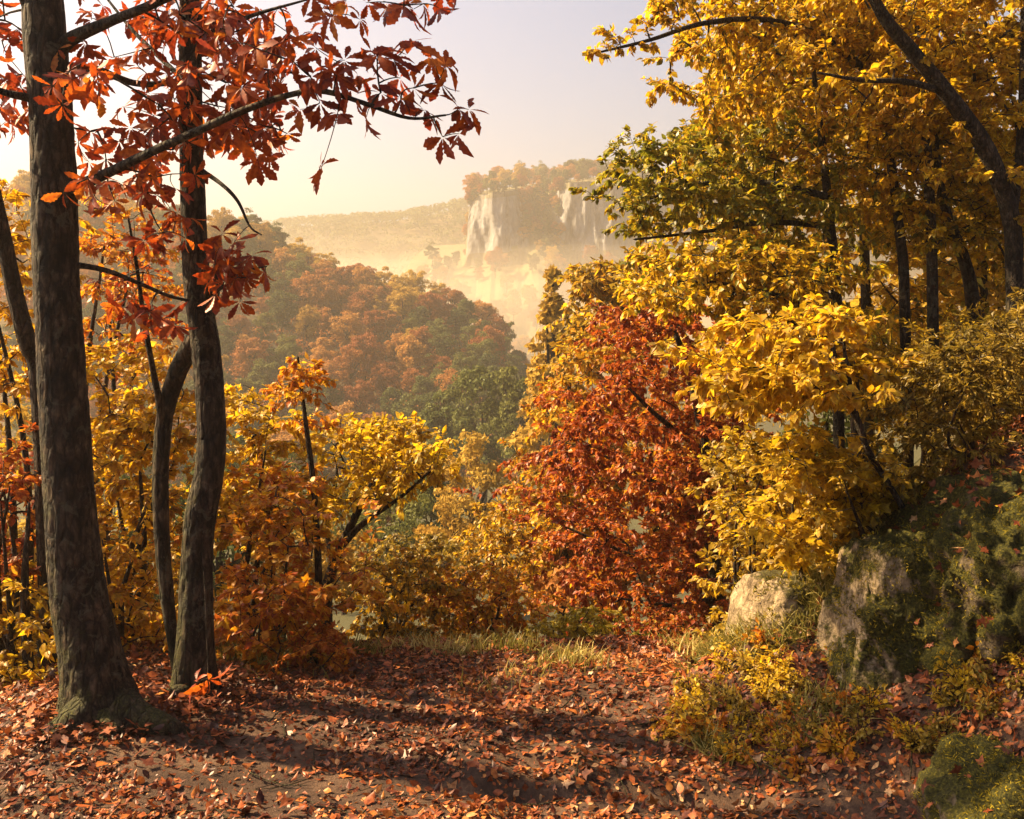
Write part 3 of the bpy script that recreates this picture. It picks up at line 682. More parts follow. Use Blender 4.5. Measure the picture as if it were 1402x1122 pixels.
plant('yellow_tree', 'slanting slim trunk whose long bough reaches left over the sky', 'tree',
      [([(1245, 500, 9.3), (1238, 400, 9.3), (1232, 320, 9.4), (1216, 200, 9.6), (1196, 110, 9.7), (1170, 10, 9.8), (1150, -80, 9.9)], [14, 14, 13, 12, 11, 9, 6])],
      [([(955, -60), (1200, -60), (1230, 120), (1180, 250), (1060, 230), (960, 190), (935, 170), (955, 120), (945, 60)], 9.1, 11.4, 230, 5, .36, .1),
       ([(880, 35), (960, 5), (1000, -20), (900, -40), (845, 5), (860, 30)], 8.3, 9.2, 14, 4, .16, .07), ([(905, 115), (940, 105), (945, 140), (915, 140)], 9.6, 10., 4, 4, .15, .06)],
      [L('oval', 'yellow', 5, .1), L('oval', 'gold', 6, .095), L('oval', 'green', 2, .095)], 'bark_grey', 'yellow trees on the right bank', sides=12,
      limbs=[([(1196, 105, 9.7), (1120, 48, 9.6), (1040, 27, 9.3), (960, 33, 8.9), (890, 55, 8.5), (820, 72, 8.2)], [11, 9, 8, 7, 5, 3])],
      extra=[(805, 72, 8.1), (815, 68, 8.15), (830, 62, 8.2), (825, 75, 8.2), (845, 55, 8.3), (850, 70, 8.3), (865, 65, 8.4), (880, 62, 8.4), (835, 45, 8.3), (820, 40, 8.3), (895, 65, 8.5), (860, 40, 8.4), (885, 40, 8.5)])
plant('green_tree', 'tree still half green whose low boughs reach left across the pale cliff', 'tree',
      [([(1150, 540, 9.6), (1146, 430, 9.6), (1136, 300, 9.7), (1126, 200, 9.8), (1112, 80, 10.)], [16, 14, 12, 10, 5])],
      [([(822, 250), (850, 205), (905, 180), (950, 185), (1010, 220), (1090, 270), (1010, 300), (940, 310), (880, 335), (850, 335), (855, 295), (835, 270)], 9., 10.4, 78, 5, .28, .1),
       ([(940, 170), (1130, 160), (1200, 250), (1180, 380), (1080, 380), (980, 330)], 9.2, 11.4, 70, 5, .34, .1)],
      [L('oval', 'green', 10, .1), L('oval', 'yellow', 2, .095)], 'bark_grey', sides=12,
      limbs=[([(1132, 270, 9.7), (1060, 252, 9.8), (980, 250, 10.), (920, 262, 9.7), (865, 282, 9.4)], [10, 8, 7, 5, 3]), ([(1138, 310, 9.7), (1050, 305, 9.8), (960, 318, 10.), (870, 328, 9.5)], [9, 7, 5, 3])])
plant('yellow_tree', 'low spreading bright yellow tree directly above the rust red tree', 'tree',
      [([(1180, 640, 9.2), (1172, 560, 9.2), (1160, 490, 9.2), (1140, 420, 9.2), (1110, 370, 9.2)], [18, 16, 13, 10, 6])],
      [([(860, 400), (900, 345), (1000, 320), (1110, 330), (1130, 400), (1190, 440), (1240, 490), (1130, 470), (1040, 450), (1000, 420), (950, 430)], 8.2, 10.2, 150, 5, .34, .09)],
      [L('oval', 'yellow', 8, .095), L('oval', 'gold', 2, .095), L('oval', 'green', 2, .095)], 'bark_grey', 'yellow trees on the right bank', sides=10,
      limbs=[([(1150, 450, 9.2), (1080, 410, 9.), (1000, 390, 8.8), (930, 385, 8.7)], [9, 7, 5, 3])])
for lab, px, Yd, poly in (('yellow tree deep in the wood behind the half green tree', 1010, 15.5, [(890, 280), (930, 160), (960, 40), (1080, -20), (1160, 100), (1140, 420), (1000, 520), (900, 480)]),
                          ('yellow tree deep in the wood behind the slanting slim trunk', 1190, 15., [(1080, -40), (1300, -40), (1320, 300), (1280, 560), (1130, 560), (1080, 300)]),
                          ('yellow tree deep in the wood behind the right edge trunk', 1350, 14.5, [(1250, -40), (1450, -40), (1450, 540), (1280, 560)])):
    plant('yellow_tree', lab, 'tree', [([(px, 620, Yd), (px - 4, 420, Yd), (px - 10, 220, Yd), (px - 14, 40, Yd)], [16, 14, 11, 5])],
          [(poly, Yd - 1.6, Yd + 1.6, 130, 5, .55, .16)], [L('small', 'yellow', 6, .17), L('small', 'gold', 5, .17), L('small', 'green', 3, .17)], 'bark_grey', 'yellow trees on the right bank', twig_r=.004)
plant('sapling', 'slender sapling with a thin curved stem rising from behind the mossy boulder', 'sapling',
      [([(1236, 695, 6.3), (1215, 660, 6.3), (1190, 620, 6.3), (1172, 570, 6.3), (1162, 520, 6.3), (1155, 470, 6.3)], [8, 8, 9, 9, 8, 4])],
      [([(965, 475), (1010, 440), (1130, 420), (1185, 440), (1190, 500), (1165, 520), (1120, 545), (1060, 560), (1010, 565), (1000, 520)], 5.9, 7.4, 84, 5, .24, .07)],
      [L('oval', 'yellow', 10, .1), L('oval', 'gold', 3, .1)], 'bark_grey', sides=9, base_on_ground=False)
shrub('broad leaved bright yellow sapling in front of the small pale rock', (1110, 850, 6.5),
      [([(1055, 610), (1110, 580), (1160, 605), (1180, 680), (1140, 740), (1090, 780), (1040, 770), (1060, 690)], 6.1, 6.9, 50, .17, .06)],
      [L('maple', 'yellow', 4, .115), L('oval', 'yellow', 3, .085)], 4, name='sapling', cat='sapling', w=8)
shrub('straggly yellow brown shrub between the rust red tree and the bright yellow sapling', (1015, 880, 7.8),
      [([(975, 620), (1060, 570), (1090, 680), (1060, 800), (1010, 870), (990, 860), (992, 720)], 7.2, 8.8, 66, .24, .09)],
      [L('oval', 'olive', 6, .085), L('oval', 'yellow', 5, .09)], 5, w=8)
shrub('leafy gold shrub below the slender sapling stem left of the boulder', (1190, 740, 6.4),
      [([(1130, 640), (1190, 600), (1230, 650), (1230, 690), (1195, 730), (1140, 770)], 6.2, 7., 34, .2, .08)],
      [L('oval', 'yellow', 9, .075), L('oval', 'olive', 4, .07)], 4, w=6)
shrub('fine leaved olive gold brush on the bank above the mossy boulder', (1340, 690, 6.7),
      [([(1210, 600), (1260, 510), (1330, 450), (1430, 410), (1430, 690), (1330, 690), (1240, 685)], 6.4, 7.8, 190, .22, .14)],
      [L('dash', 'olive', 16, .07), L('small', 'olive', 8, .05)], 9, w=6)
shrub('dry yellow brush in front of the yellow trees at the top of the right bank', (1250, 560, 8.2),
      [([(1190, 560), (1240, 470), (1300, 440), (1430, 430), (1430, 520), (1250, 600)], 7.8, 9., 70, .24, .14)],
      [L('dash', 'olive', 9, .09), L('small', 'yellow', 6, .07)], 6, w=6)

# ------------------------------------------------------------------ rocks
def rock(name, label, c, planes, mat, nu=190, nv=120, rough=.05, seed=0., scale=1.):
    """a weathered block: a rounded polyhedron given by (direction, distance) planes, broken up by noise"""
    th = np.linspace(0, 2 * np.pi, nu, endpoint=False); ph = np.linspace(.02, np.pi - .02, nv)
    TH, PH = np.meshgrid(th, ph, indexing='ij')
    d = np.stack([np.sin(PH) * np.cos(TH), np.sin(PH) * np.sin(TH), np.cos(PH)], -1)
    acc = 0; q = 14.
    for n, h in planes:
        n = np.array(n, float); n /= np.linalg.norm(n)
        acc = acc + np.maximum((d @ n) / h, 1e-3) ** q
    r = acc ** (-1 / q)
    p = d * r[..., None] * scale
    big = fbm(p * 2.2 + seed, 4); med = fbm(p * 7 + seed, 4); crack = 1 - 2 * np.abs(fbm(p * np.array([4.5, 4.5, 2.2]) + seed + 5, 4))
    off = rough * (1.5 * big + .7 * med - .8 * np.maximum(crack - .6, 0) * 2) + rough * .25 * fbm(p * 28, 3)
    p = p + d * off[..., None] + np.asarray(c)
    i = np.arange(nu)[:, None] * nv + np.arange(nv - 1)[None]; j = ((np.arange(nu) + 1) % nu)[:, None] * nv + np.arange(nv - 1)[None]
    f = np.stack([i, i + 1, j + 1, j], -1).reshape(-1, 4)
    mb = MB(); mb.add(p.reshape(-1, 3), f)
    top = np.arange(nu) * nv; mb.cap(top); mb.cap(top[::-1] + nv - 1)
    o = mb.build(name, M[mat], None, tuple(c)); tag(o, label, 'rock')
    return o, p, d

def on_rock(p, n, cond, sz, kind, name, mat, o, flat=.3, up=.4, tagd=None):
    """tufts or leaves lying on a rock's surface"""
    du = np.gradient(p, axis=0); dv = np.gradient(p, axis=1); nn = nrm(np.cross(dv, du)); nn[np.sum(nn * (p - p.mean((0, 1))), -1) < 0] *= -1
    ok = np.argwhere(cond(p, nn)); w = np.linalg.norm(np.cross(du, dv), axis=-1)[ok[:, 0], ok[:, 1]]; w = w / w.sum()
    s = ok[rng.choice(len(ok), n, p=w)]; P = p[s[:, 0], s[:, 1]] + rng.standard_normal((n, 3)) * .006; Nn = nn[s[:, 0], s[:, 1]]
    D = nrm(np.cross(Nn, rng.standard_normal((n, 3))) + up * Nn + flat * rng.standard_normal((n, 3)))
    mb = MB(); place_leaves(mb, kind, P + Nn * .004, D, nrm(Nn + .5 * rng.standard_normal((n, 3))), sz * (.5 + rng.random(n)), np.clip(.45 + .5 * fbm(P * 6, 3) + .22 * rng.standard_normal(n), 0, 1))
    return tag(mb.build(name, M[mat], o, o.location), kind='stuff') if o is not None else mb.build(name, M[mat])

cA = at(1362, 846, 5.82)
A, pA, dA = rock('boulder', 'large dark mossy boulder rising from the bank at the right', cA,
    [((-1, -.35, .3), .5), ((-.6, -1, -.1), .5), ((.2, -1, -.3), .52), ((1, -.2, 0), .75), ((0, 1, 0), .6), ((0, 0, 1), .62), ((-.6, .1, .8), .56), ((0, -.5, 1), .66), ((0, 0, -1), .75), ((-.7, -.3, -.6), .55)], 'rock_moss', rough=.12, seed=3., scale=1.16)
noisy = lambda P, s=4., t=0.: fbm(P * s + 3, 3) > t
m_ = on_rock(pA, 16000, lambda p, n: (noisy(p, 4., -.06)) & (n[..., 2] > -.55), .015, 'dash', 'moss', 'moss', A, up=.9)
cB = at(1190, 868, 5.85)
B, pB, dB = rock('boulder', 'tall narrow pale slab of rock leaning beside the mossy boulder', cB,
    [((-1, -.3, .3), .15), ((-.2, -1, .1), .2), ((1, .1, 0), .3), ((0, 1, 0), .36), ((0, 0, 1), .58), ((-.5, -.1, 1), .56), ((0, 0, -1), .7)], 'rock', rough=.06, seed=8., scale=.88)
on_rock(pB, 5000, lambda p, n: noisy(p, 5., -.05) & (n[..., 2] > -.2), .015, 'dash', 'moss', 'moss', B, up=.9)
cC = at(1070, 850, 6.5)
C_, pC, dC = rock('boulder', 'small pale rock poking out of the leafy bank', cC,
    [((-1, -.4, .25), .15), ((.3, -1, .1), .2), ((1, 0, .2), .22), ((0, 1, 0), .28), ((0, 0, 1), .25), ((-.5, -.3, 1), .24), ((0, 0, -1), .4)], 'rock_pale', 130, 90, rough=.04, seed=21.)
on_rock(pC, 700, lambda p, n: noisy(p, 6., .05) & (n[..., 2] > .3), .02, 'dash', 'moss', 'moss', C_, up=.9)
cD = at(1410, 1150, 4.55)
D_, pD, dD = rock('boulder', 'low moss covered rock at the foot of the bank', cD,
    [((-1, 0, .35), .42), ((0, -1, .3), .3), ((1, 0, .2), .5), ((0, 1, .2), .4), ((0, 0, 1), .36), ((-.6, -.2, 1), .38), ((0, 0, -1), .4)], 'rock_moss', 150, 100, rough=.07, seed=33.)
on_rock(pD, 14000, lambda p, n: (noisy(p, 5., -.2)) & (n[..., 2] > -.2), .013, 'dash', 'moss', 'moss', D_, up=.9)
cE = at(1415, 880, 5.5)
rock('boulder', 'grey rock face half buried in the bank right of the mossy boulder', cE,
    [((-1, -.4, .2), .2), ((0, -1, .3), .22), ((1, 0, 0), .4), ((0, 1, 0), .4), ((0, 0, 1), .3), ((0, 0, -1), .5)], 'rock', 110, 80, rough=.045, seed=41.)
def rock_leaves(p, n, zmin):
    return on_rock(p, n, lambda q, nn: (nn[..., 2] > zmin), .06, 'maple', 'leaves', 'litter', None, up=.1)
rl2 = rock_leaves(pD, 40, .3); tag(rl2, 'few brown leaves caught in the moss of the low rock', 'leaves', kind='stuff'); rl2.name = 'boulder_leaves'
lr = rock_leaves(pA, 420, .6); tag(lr, 'dry pale fallen leaves caught on top of the mossy boulder', 'leaves', kind='stuff'); lr.name = 'boulder_leaves'

# ------------------------------------------------------------------ leaf litter, grass and low plants
def litter(n, x0, x1, y0, y1, size, kinds, lift, dens):
    mb = MB()
    x = x0 + (x1 - x0) * rng.random(n * 3); y = y0 + (y1 - y0) * rng.random(n * 3)
    keep = rng.random(n * 3) < dens(x, y); x, y = x[keep][:n], y[keep][:n]; n = len(x)
    z = gh(x, y); e = .03
    gn = nrm(np.stack([-(gh(x + e, y) - z) / e, -(gh(x, y + e) - z) / e, np.ones(n)], 1))
    P = np.stack([x, y, z], 1) + gn * (.004 + lift * rng.random((n, 1)) ** 2)
    N = nrm(gn + .38 * rng.standard_normal((n, 3))); D = nrm(np.cross(N, rng.standard_normal((n, 3))))
    N[rng.random(n) < .5] *= -1
    S = size * (.35 + 1.15 * rng.random(n) ** 1.7); v = np.clip(.46 + .45 * fbm(P * np.array([1.4, 1.4, 0]) + 2, 2) + .26 * rng.standard_normal(n), 0, 1)
    k = rng.integers(0, len(kinds), n)
    for i, kd in enumerate(kinds):
        s = k == i; place_leaves(mb, kd, P[s] - D[s] * S[s][:, None] * .5, D[s], N[s], S[s], v[s])
    return mb
def pathness(x, y):
    x0 = np.interp(y, X0Y, X0X); return smooth((x + 1.2) / .5) * smooth((x0 - .05 - x) / .25)
def dens_path(x, y):          # leaves drift; the trodden middle shows soil
    p = np.stack([x, y, 0 * x], 1)
    d = .9 + .95 * fbm(p * 1.6 + 7, 3)
    ry = 5.05 + .22 * np.sin(x * 1.3 + .4) - .22 * x
    return np.clip(d, .12, 1) * (1 - .75 * np.exp(-((y - ry) / .1) ** 2)) 
mb = litter(60000, -4.2, 4.2, 3.6, 8.6, .04, ['small', 'small', 'oval'], .02, dens_path)
mb2 = litter(15000, -4.2, 4.2, 3.6, 8.4, .055, ['maple', 'oval', 'oval', 'oak'], .035, dens_path)
for v_, f_, a_ in zip(mb2.v, mb2.f, mb2.a): mb.v.append(v_); mb.f.append(f_ + mb.n); mb.a.append(a_)
mb.n += mb2.n
for cx_, cy_, n_ in ((-2.42, 5.85, 1500), (-2.0, 6.33, 700)):
    mb3 = litter(n_, cx_ - .5, cx_ + .5, cy_ - .5, cy_ + .35, .055, ['maple', 'oval'], .09, lambda x, y: np.exp(-((np.hypot(x - cx_, y - cy_) - .3) / .12) ** 2))
    for v_, f_, a_ in zip(mb3.v, mb3.f, mb3.a): mb.v.append(v_); mb.f.append(f_ + mb.n); mb.a.append(a_)
    mb.n += mb3.n
o = mb.build('leaf_litter', M['litter']); tag(o, 'brown and russet fallen leaves covering the path and banks', 'leaves', kind='stuff')
def sticks(n):
    mb = MB()
    x = -3.5 + 6.5 * rng.random(n); y = 4 + 3.6 * rng.random(n)
    for i in range(n):
        a = rng.random() * 6.28; l = .04 + .16 * rng.random() ** 2; t = np.linspace(-1, 1, 4)
        q = np.stack([x[i] + math.cos(a) * l * t, y[i] + math.sin(a) * l * t + .1 * l * t * t], 1)
        tube(mb, np.column_stack([q, gh(q[:, 0], q[:, 1]) + .012 + .012 * rng.random()]), np.linspace(.0035, .0015, 4) * (.6 + rng.random()), 4)
    return mb
o = sticks(420).build('fallen_twigs', M['bark_grey']); tag(o, 'short broken twigs lying among the fallen leaves', 'twigs', kind='stuff')
def blades(n, xs, ys, dens, hgt, lean=.35):
    m = 0; x = xs[0] + (xs[1] - xs[0]) * rng.random(n); y = ys[0] + (ys[1] - ys[0]) * rng.random(n)
    k = rng.random(n) < dens(x, y); x, y = x[k], y[k]; n = len(x)
    P = np.stack([x, y, gh(x, y) - .005], 1); D = nrm(np.array([0, 0, 1.]) + lean * rng.standard_normal((n, 3))); N = nrm(np.cross(D, rng.standard_normal((n, 3))))
    h = hgt * (.4 + .9 * rng.random(n)); w = .0035 + .003 * rng.random(n)
    u = np.array([0, .35, .7, 1.]); B = np.cross(D, N); V = []
    for q in u:
        c = P + D * (h * q)[:, None] + N * (h * .55 * q * q)[:, None] - np.array([0, 0, 1]) * (h * .22 * q ** 2)[:, None]
        ww = (w * (1 - q * .92))[:, None]; V += [c + B * ww, c - B * ww]
    V = np.stack(V, 1); f0 = np.array([(0, 1, 3, 2), (2, 3, 5, 4), (4, 5, 7, 6)])
    f = (f0[None] + (np.arange(n) * 8)[:, None, None]).reshape(-1, 4)
    mb = MB(); mb.add(V.reshape(-1, 3), f, np.repeat(np.clip(.5 + .6 * fbm(P * 1.5, 2) + .2 * rng.standard_normal(n), 0, 1), 3)); return mb
def dens_rim(x, y):
    c = 7.05 + .12 * np.sin(2.1 * x) + .25 * np.clip(x - .2, 0, 2); p = np.stack([x, y, 0 * x], 1)
    return np.exp(-((y - c - .25) / .4) ** 2) * np.clip(.15 + 2.2 * fbm(p * 2.1, 3), 0, 1) * smooth((x + 2.4) / .6)
o = blades(52000, (-2.6, 2.8), (6.4, 8.8), dens_rim, .15).build('grass', M['grass']); tag(o, 'dry yellowish grass fringe along the far rim of the path', 'grass', kind='stuff')
def dens_bank(x, y):
    x0 = np.interp(y, X0Y, X0X); u = x - x0; p = np.stack([x, y, 0 * x], 1)
    return smooth((u + .05) / .15) * smooth((1.7 - u) / .6) * np.clip(.3 + 1.7 * fbm(p * 2.2 + 4, 2), 0, 1) * smooth((y - 4.9) / .6)
o = blades(90000, (.7, 3.4), (5.0, 8.2), dens_bank, .15, .6).build('bank_grass', M['grass']); tag(o, 'tufts of dry grass on the right bank beside the path', 'grass', kind='stuff')

def herb(seed_label, kind, mat, size, n, hgt):
    root = thing('bank_plant', seed_label, 'plant', (0, 0, 0), 'low leafy plants on the right bank')
    tw = []
    for i in range(n):
        a = rng.random() * 6.28; r = hgt * (.35 + .6 * rng.random()); h = hgt * (.35 + .8 * rng.random())
        u = np.linspace(0, 1, 5)[:, None]; tip = np.array([math.cos(a) * r, math.sin(a) * r, h]); c = np.array([tip[0] * .2, tip[1] * .2, h * .8])
        tw.append(2 * u * (1 - u) * c + u * u * tip)
    mb = MB()
    for t in tw: tube(mb, t, np.linspace(.003, .0015, 5), 4)
    mb.build('stem', M['bark_dark'], root)
    mb = MB(); place_leaves(mb, kind, *leaf_on(tw, kind, 9, size, droop=.2, vb=.7)); mb.build('foliage', M[mat], root)
    return root
labs = ['low yellow leafy plant on the right bank among fallen leaves', 'low rusty orange plant on the right bank among fallen leaves', 'low olive green plant on the right bank among fallen leaves']
protos = [herb(labs[0], 'oval', 'yellow', .036, 16, .15), herb(labs[1], 'oval', 'orange', .038, 14, .14), herb(labs[2], 'oval', 'olive', .032, 18, .13)]
k = 0; used = [0, 0, 0]
hp = poly_sample([(930, 1010), (1000, 930), (1080, 890), (1160, 900), (1200, 1000), (1120, 1050), (990, 1060)], 75)
hp = np.vstack([hp, poly_sample([(900, 1000), (960, 920), (1040, 860), (1060, 900), (980, 980), (930, 1030)], 36), poly_sample([(1210, 1010), (1402, 830), (1402, 960), (1250, 1040)], 34)])
for px, py in hp:
    # where the sight line through this point of the bank meets the ground
    ys = np.linspace(4.6, 9, 200); zz = CZ + (HOR - py) / F * ys; xx = (px - CX) / F * ys; hit = np.argmax(gh(xx, ys) >= zz)
    if hit == 0: continue
    i = rng.choice(3, p=[.36, .28, .36]); o = protos[i] if used[i] == 0 else copy_tree(protos[i]); used[i] += 1
    o.location = (xx[hit], ys[hit], zz[hit] - .02); o.rotation_euler = (rng.normal() * .15, rng.normal() * .15, rng.random() * 6.28); s = .38 + .62 * rng.random() ** 1.6; o.scale = (s, s, s)

# ------------------------------------------------------------------ valley, hill, cliff and far ridge
def crown_mesh(name, mat, h, rx, n, leaf, seed, shape='round'):
    r = np.random.default_rng(seed); mb = MB()
    if shape == 'round':
        nb = 46; c = r.standard_normal((nb, 3)); c = nrm(c) * (.45 + .5 * r.random((nb, 1)))
        c = c * np.array([rx, rx, h * .4]) ; c[:, 2] += h * .58; br = (.2 + .16 * r.random(nb)) * rx * 1.15
    else:
        nb = 70; t = r.random(nb) ** .8; a = r.random(nb) * 6.28; rad = rx * (1 - t) * (.55 + .5 * r.random(nb)) + .05
        c = np.stack([rad * np.cos(a), rad * np.sin(a), h * (.12 + .86 * t) - .12 * rad], 1); br = rx * (.24 * (1 - t) + .07)
    idx = r.integers(0, nb, n); d = nrm(r.standard_normal((n, 3))); d[:, 2] = np.where(d[:, 2] < -.3, -d[:, 2], d[:, 2])
    fl = .75 if shape == 'round' else .45
    P = c[idx] + d * np.array([1, 1, fl]) * br[idx][:, None] * (.55 + .5 * r.random((n, 1)))
    N = nrm(d + .5 * r.standard_normal((n, 3))); D = nrm(np.cross(N, r.standard_normal((n, 3))) + np.array([0, 0, -.25]))
    bv = r.random(nb); v = np.clip(.25 + .45 * bv[idx] + .35 * r.random(n), 0, 1)
    place_leaves(mb, 'small', P, D, N, leaf * (.6 + .8 * r.random(n)), v)
    cm = mb.mesh(name, M[mat])
    mb = MB(); top = h * (.8 if shape != 'round' else .6)
    tube(mb, spline([(0, 0, -.6), (.02 * h, 0, h * .25), (0, .02 * h, top)], 8), np.linspace(.028 * h, .006 * h, 8), 6)
    for i in range(9):
        e = c[r.integers(nb)]; s = np.array([0, 0, h * (.2 + .3 * r.random())]); tube(mb, spline([s, (s + e) / 2 + [0, 0, .05 * h], e], 5), np.linspace(.012 * h, .003 * h, 5), 4)
    return cm, mb.mesh(name + ' trunk', M['bark_dark'])
TREE = {}
for nm, mat, n in (('russet', 'hill_russet', 4), ('green', 'hill_green', 3), ('gold', 'hill_gold', 3)):
    TREE[nm] = [crown_mesh(nm, mat, 7.4 + .7 * i, 2.35 + .2 * i, 5200, .31, 100 + 10 * i + len(nm)) for i in range(n)]
TREE['conifer'] = [crown_mesh('conifer', 'hill_green', 9, 2.6, 2600, .5, 77, 'cone')]
def put_tree(nm, kind, label, cat, loc, s, group=None, sz=1.):
    cm, tm = TREE[kind][rng.integers(len(TREE[kind]))]
    root = thing(nm, label, cat, loc, group); root.rotation_euler = (0, 0, rng.random() * 6.28); root.scale = (s, s, s * sz)
    for n_, me in (('crown', cm), ('trunk', tm)):
        o = bpy.data.objects.new(n_, me); COL.objects.link(o); o.parent = root
    return root

HX = [-500, -200, 0, 150, 280, 340, 400, 470, 560, 640, 690, 715, 760, 900]
HY = [210, 215, 240, 272, 303, 306, 338, 375, 402, 428, 462, 500, 575, 600]
HF = 105.0
def hillz(x, y):
    u = CX + F * x / y; top = np.interp(u, HX, HY); zs = CZ + (HOR - top - 26) / F * 200
    s = (y - HF) / 95.; foot = -17.
    z = foot + (zs - foot) * np.where(s < 1, smooth(s * .92) / smooth(.92), 1 - .5 * (s - 1))
    p = np.stack([x, y, 0 * x], -1)
    return np.where(s > 0, z, foot) + 1.8 * fbm(p * .045, 3) * np.clip(s * 4, 0, 1)
hx = np.linspace(-190, 60, 130); hy = np.linspace(100, 265, 90); X, Y = np.meshgrid(hx, hy, indexing='ij')
mb = MB(); mb.add(np.stack([X, Y, hillz(X, Y)], -1), grid_faces(130, 90)); tag(mb.build('hill', M['hillground']), kind='structure')
pts = []; tries = 0
while len(pts) < 296 and tries < 60000:
    tries += 1
    u = 20 + 700 * rng.random(); y = 107 + 100 * rng.random() ** .9; x = (u - CX) / F * y
    if u < 290 and rng.random() < .45: continue
    z = float(hillz(np.array(x), np.array(y)))
    if z < -15.5 and u > 640: continue
    if all((x - a) ** 2 + ((y - b_) * .8) ** 2 > 15 for a, b_, _, _ in pts): pts.append((x, y, z, u))
for x, y, z, u in pts:
    py = HOR - (z - CZ) * F / y; top = np.interp(u, HX, HY)
    r_ = rng.random()
    if (u > 590 and py > 470) or py > 565: kind = 'green' if r_ < .8 else 'russet'
    elif py < top + 60: kind = 'gold' if r_ < (.55 if u < 560 else .2) else ('green' if r_ < .75 and u < 420 else 'russet')
    elif u < 400: kind = 'green' if r_ < .42 else ('gold' if r_ < .6 else 'russet')
    else: kind = 'russet' if r_ < .84 else ('gold' if r_ < .92 else 'green')
    col = {'green': 'dark green', 'gold': 'golden', 'russet': 'russet'}[kind]
    put_tree('hillside_tree', kind, col + ' rounded tree, one of many alike on the misty middle hillside', 'tree', (x, y, z), .62 + .36 * rng.random(), 'trees on the middle hillside', .9 + .3 * rng.random())

for lab, px, top, wpx, Yd, kind in (
        ('pale olive bush on the valley floor below the hill', 645, 578, 95, 42, 'gold'), ('grey green bush on the valley floor left of the pale olive bush', 590, 640, 80, 46, 'green'),
        ('dark green tree at the lower right foot of the hill', 660, 482, 95, 88, 'green'), ('smaller dark green tree at the foot of the hill left of the gap', 610, 535, 70, 92, 'green'), ('green tree closing the gap at the right foot of the hill', 712, 480, 70, 84, 'green'),
        ('olive tree low in the gap behind the orange tree', 745, 500, 80, 60, 'gold'),
        ('olive green bush low in the valley behind the little yellow tree', 535, 655, 120, 34, 'green'), ('yellow olive bush low in the valley left of the pale bush', 600, 690, 90, 30, 'gold'), ('low green bush in the valley under the slender sapling', 470, 650, 120, 40, 'green'),
        ('low dull green tree in the valley behind the left shrubs', 380, 590, 120, 44, 'green'), ('low dull green tree in the valley beyond the second trunk', 320, 580, 120, 50, 'green'), ('dull russet bush low in the valley behind the small tree', 515, 610, 90, 55, 'russet'),
        ('green bush in the valley shade under the hill', 565, 600, 90, 66, 'green'),
        ('dull golden tree on the slope behind the rust red tree', 900, 440, 190, 21, 'gold'), ('shaded olive tree on the slope right of the rust red tree', 1030, 470, 200, 19, 'gold'), ('shaded green bush on the slope under the half green tree', 1130, 440, 200, 17.5, 'green'),
        ('shaded golden bush deep in the wood behind the bank brush', 1240, 370, 220, 17, 'gold'), ('golden bush deep in the wood at the right edge', 1370, 320, 220, 16.5, 'gold'), ('brown bush low on the slope behind the rust red tree trunk', 980, 640, 190, 16, 'russet'), ('brown bush low on the slope at the foot of the orange tree', 800, 720, 170, 17, 'russet'),
        ('olive bush on the slope behind the thick left trunk', 40, 520, 220, 18, 'gold'), ('green bush on the slope between the two left trunks', 180, 560, 200, 20, 'green'), ('olive bush on the slope behind the second left trunk', 300, 620, 180, 19, 'green'), ('golden bush on the slope behind the orange maple shrub', 420, 690, 180, 20, 'gold')):
    p = at(px, top, Yd); g0 = float(gh(p[0], p[1])); hh = max(p[2] - g0, 1.5)
    cm, tm = crown_mesh('valley foliage', 'hill_' + kind, hh, wpx / F * Yd / 2, 4200, max(.11, Yd * .0042), int(px + top))
    root = thing('valley_bush' if 'bush' in lab else 'valley_tree', lab, 'bush' if 'bush' in lab else 'tree', (p[0], p[1], g0))
    for n_, me in (('crown', cm), ('trunk', tm)):
        o = bpy.data.objects.new(n_, me); COL.objects.link(o); o.parent = root
n = 2600; u = -20 + 760 * rng.random(n); y = 106 + 105 * rng.random(n); x = (u - CX) / F * y; z = hillz(x, y) + .6 + 1.2 * rng.random(n); m_ = 34
idx = np.repeat(np.arange(n), m_); d = nrm(rng.standard_normal((n * m_, 3))); d[:, 2] = abs(d[:, 2]); sz_ = (.9 + 1.1 * rng.random(n))[idx][:, None]
mb = MB(); place_leaves(mb, 'small', np.stack([x, y, z], 1)[idx] + d * sz_ * (.6 + .4 * rng.random((n * m_, 1))), nrm(np.cross(d, rng.standard_normal(d.shape))), nrm(d + .5 * rng.standard_normal(d.shape)), .42 * (.6 + .8 * rng.random(n * m_)), np.clip(.55 * rng.random(n)[idx] + .4 * rng.random(n * m_), 0, 1))
tag(mb.build('hillside_undergrowth', M['hill_russet']), 'russet bushes filling the gaps between the trees of the middle hillside', 'undergrowth', kind='stuff')
# pointed conifer with its lit top above the mist
p = at(757, 365, 46.); g0 = gh(p[0], p[1]); hh = p[2] - g0
cm, tm = crown_mesh('tall conifer', 'hill_gold', hh, 2.9, 5200, .34, 901, 'cone')
root = thing('conifer', 'pointed golden green conifer standing against the bright mist', 'tree', (p[0], p[1], g0))
for n_, me in (('crown', cm), ('trunk', tm)):
    o = bpy.data.objects.new(n_, me); COL.objects.link(o); o.parent = root

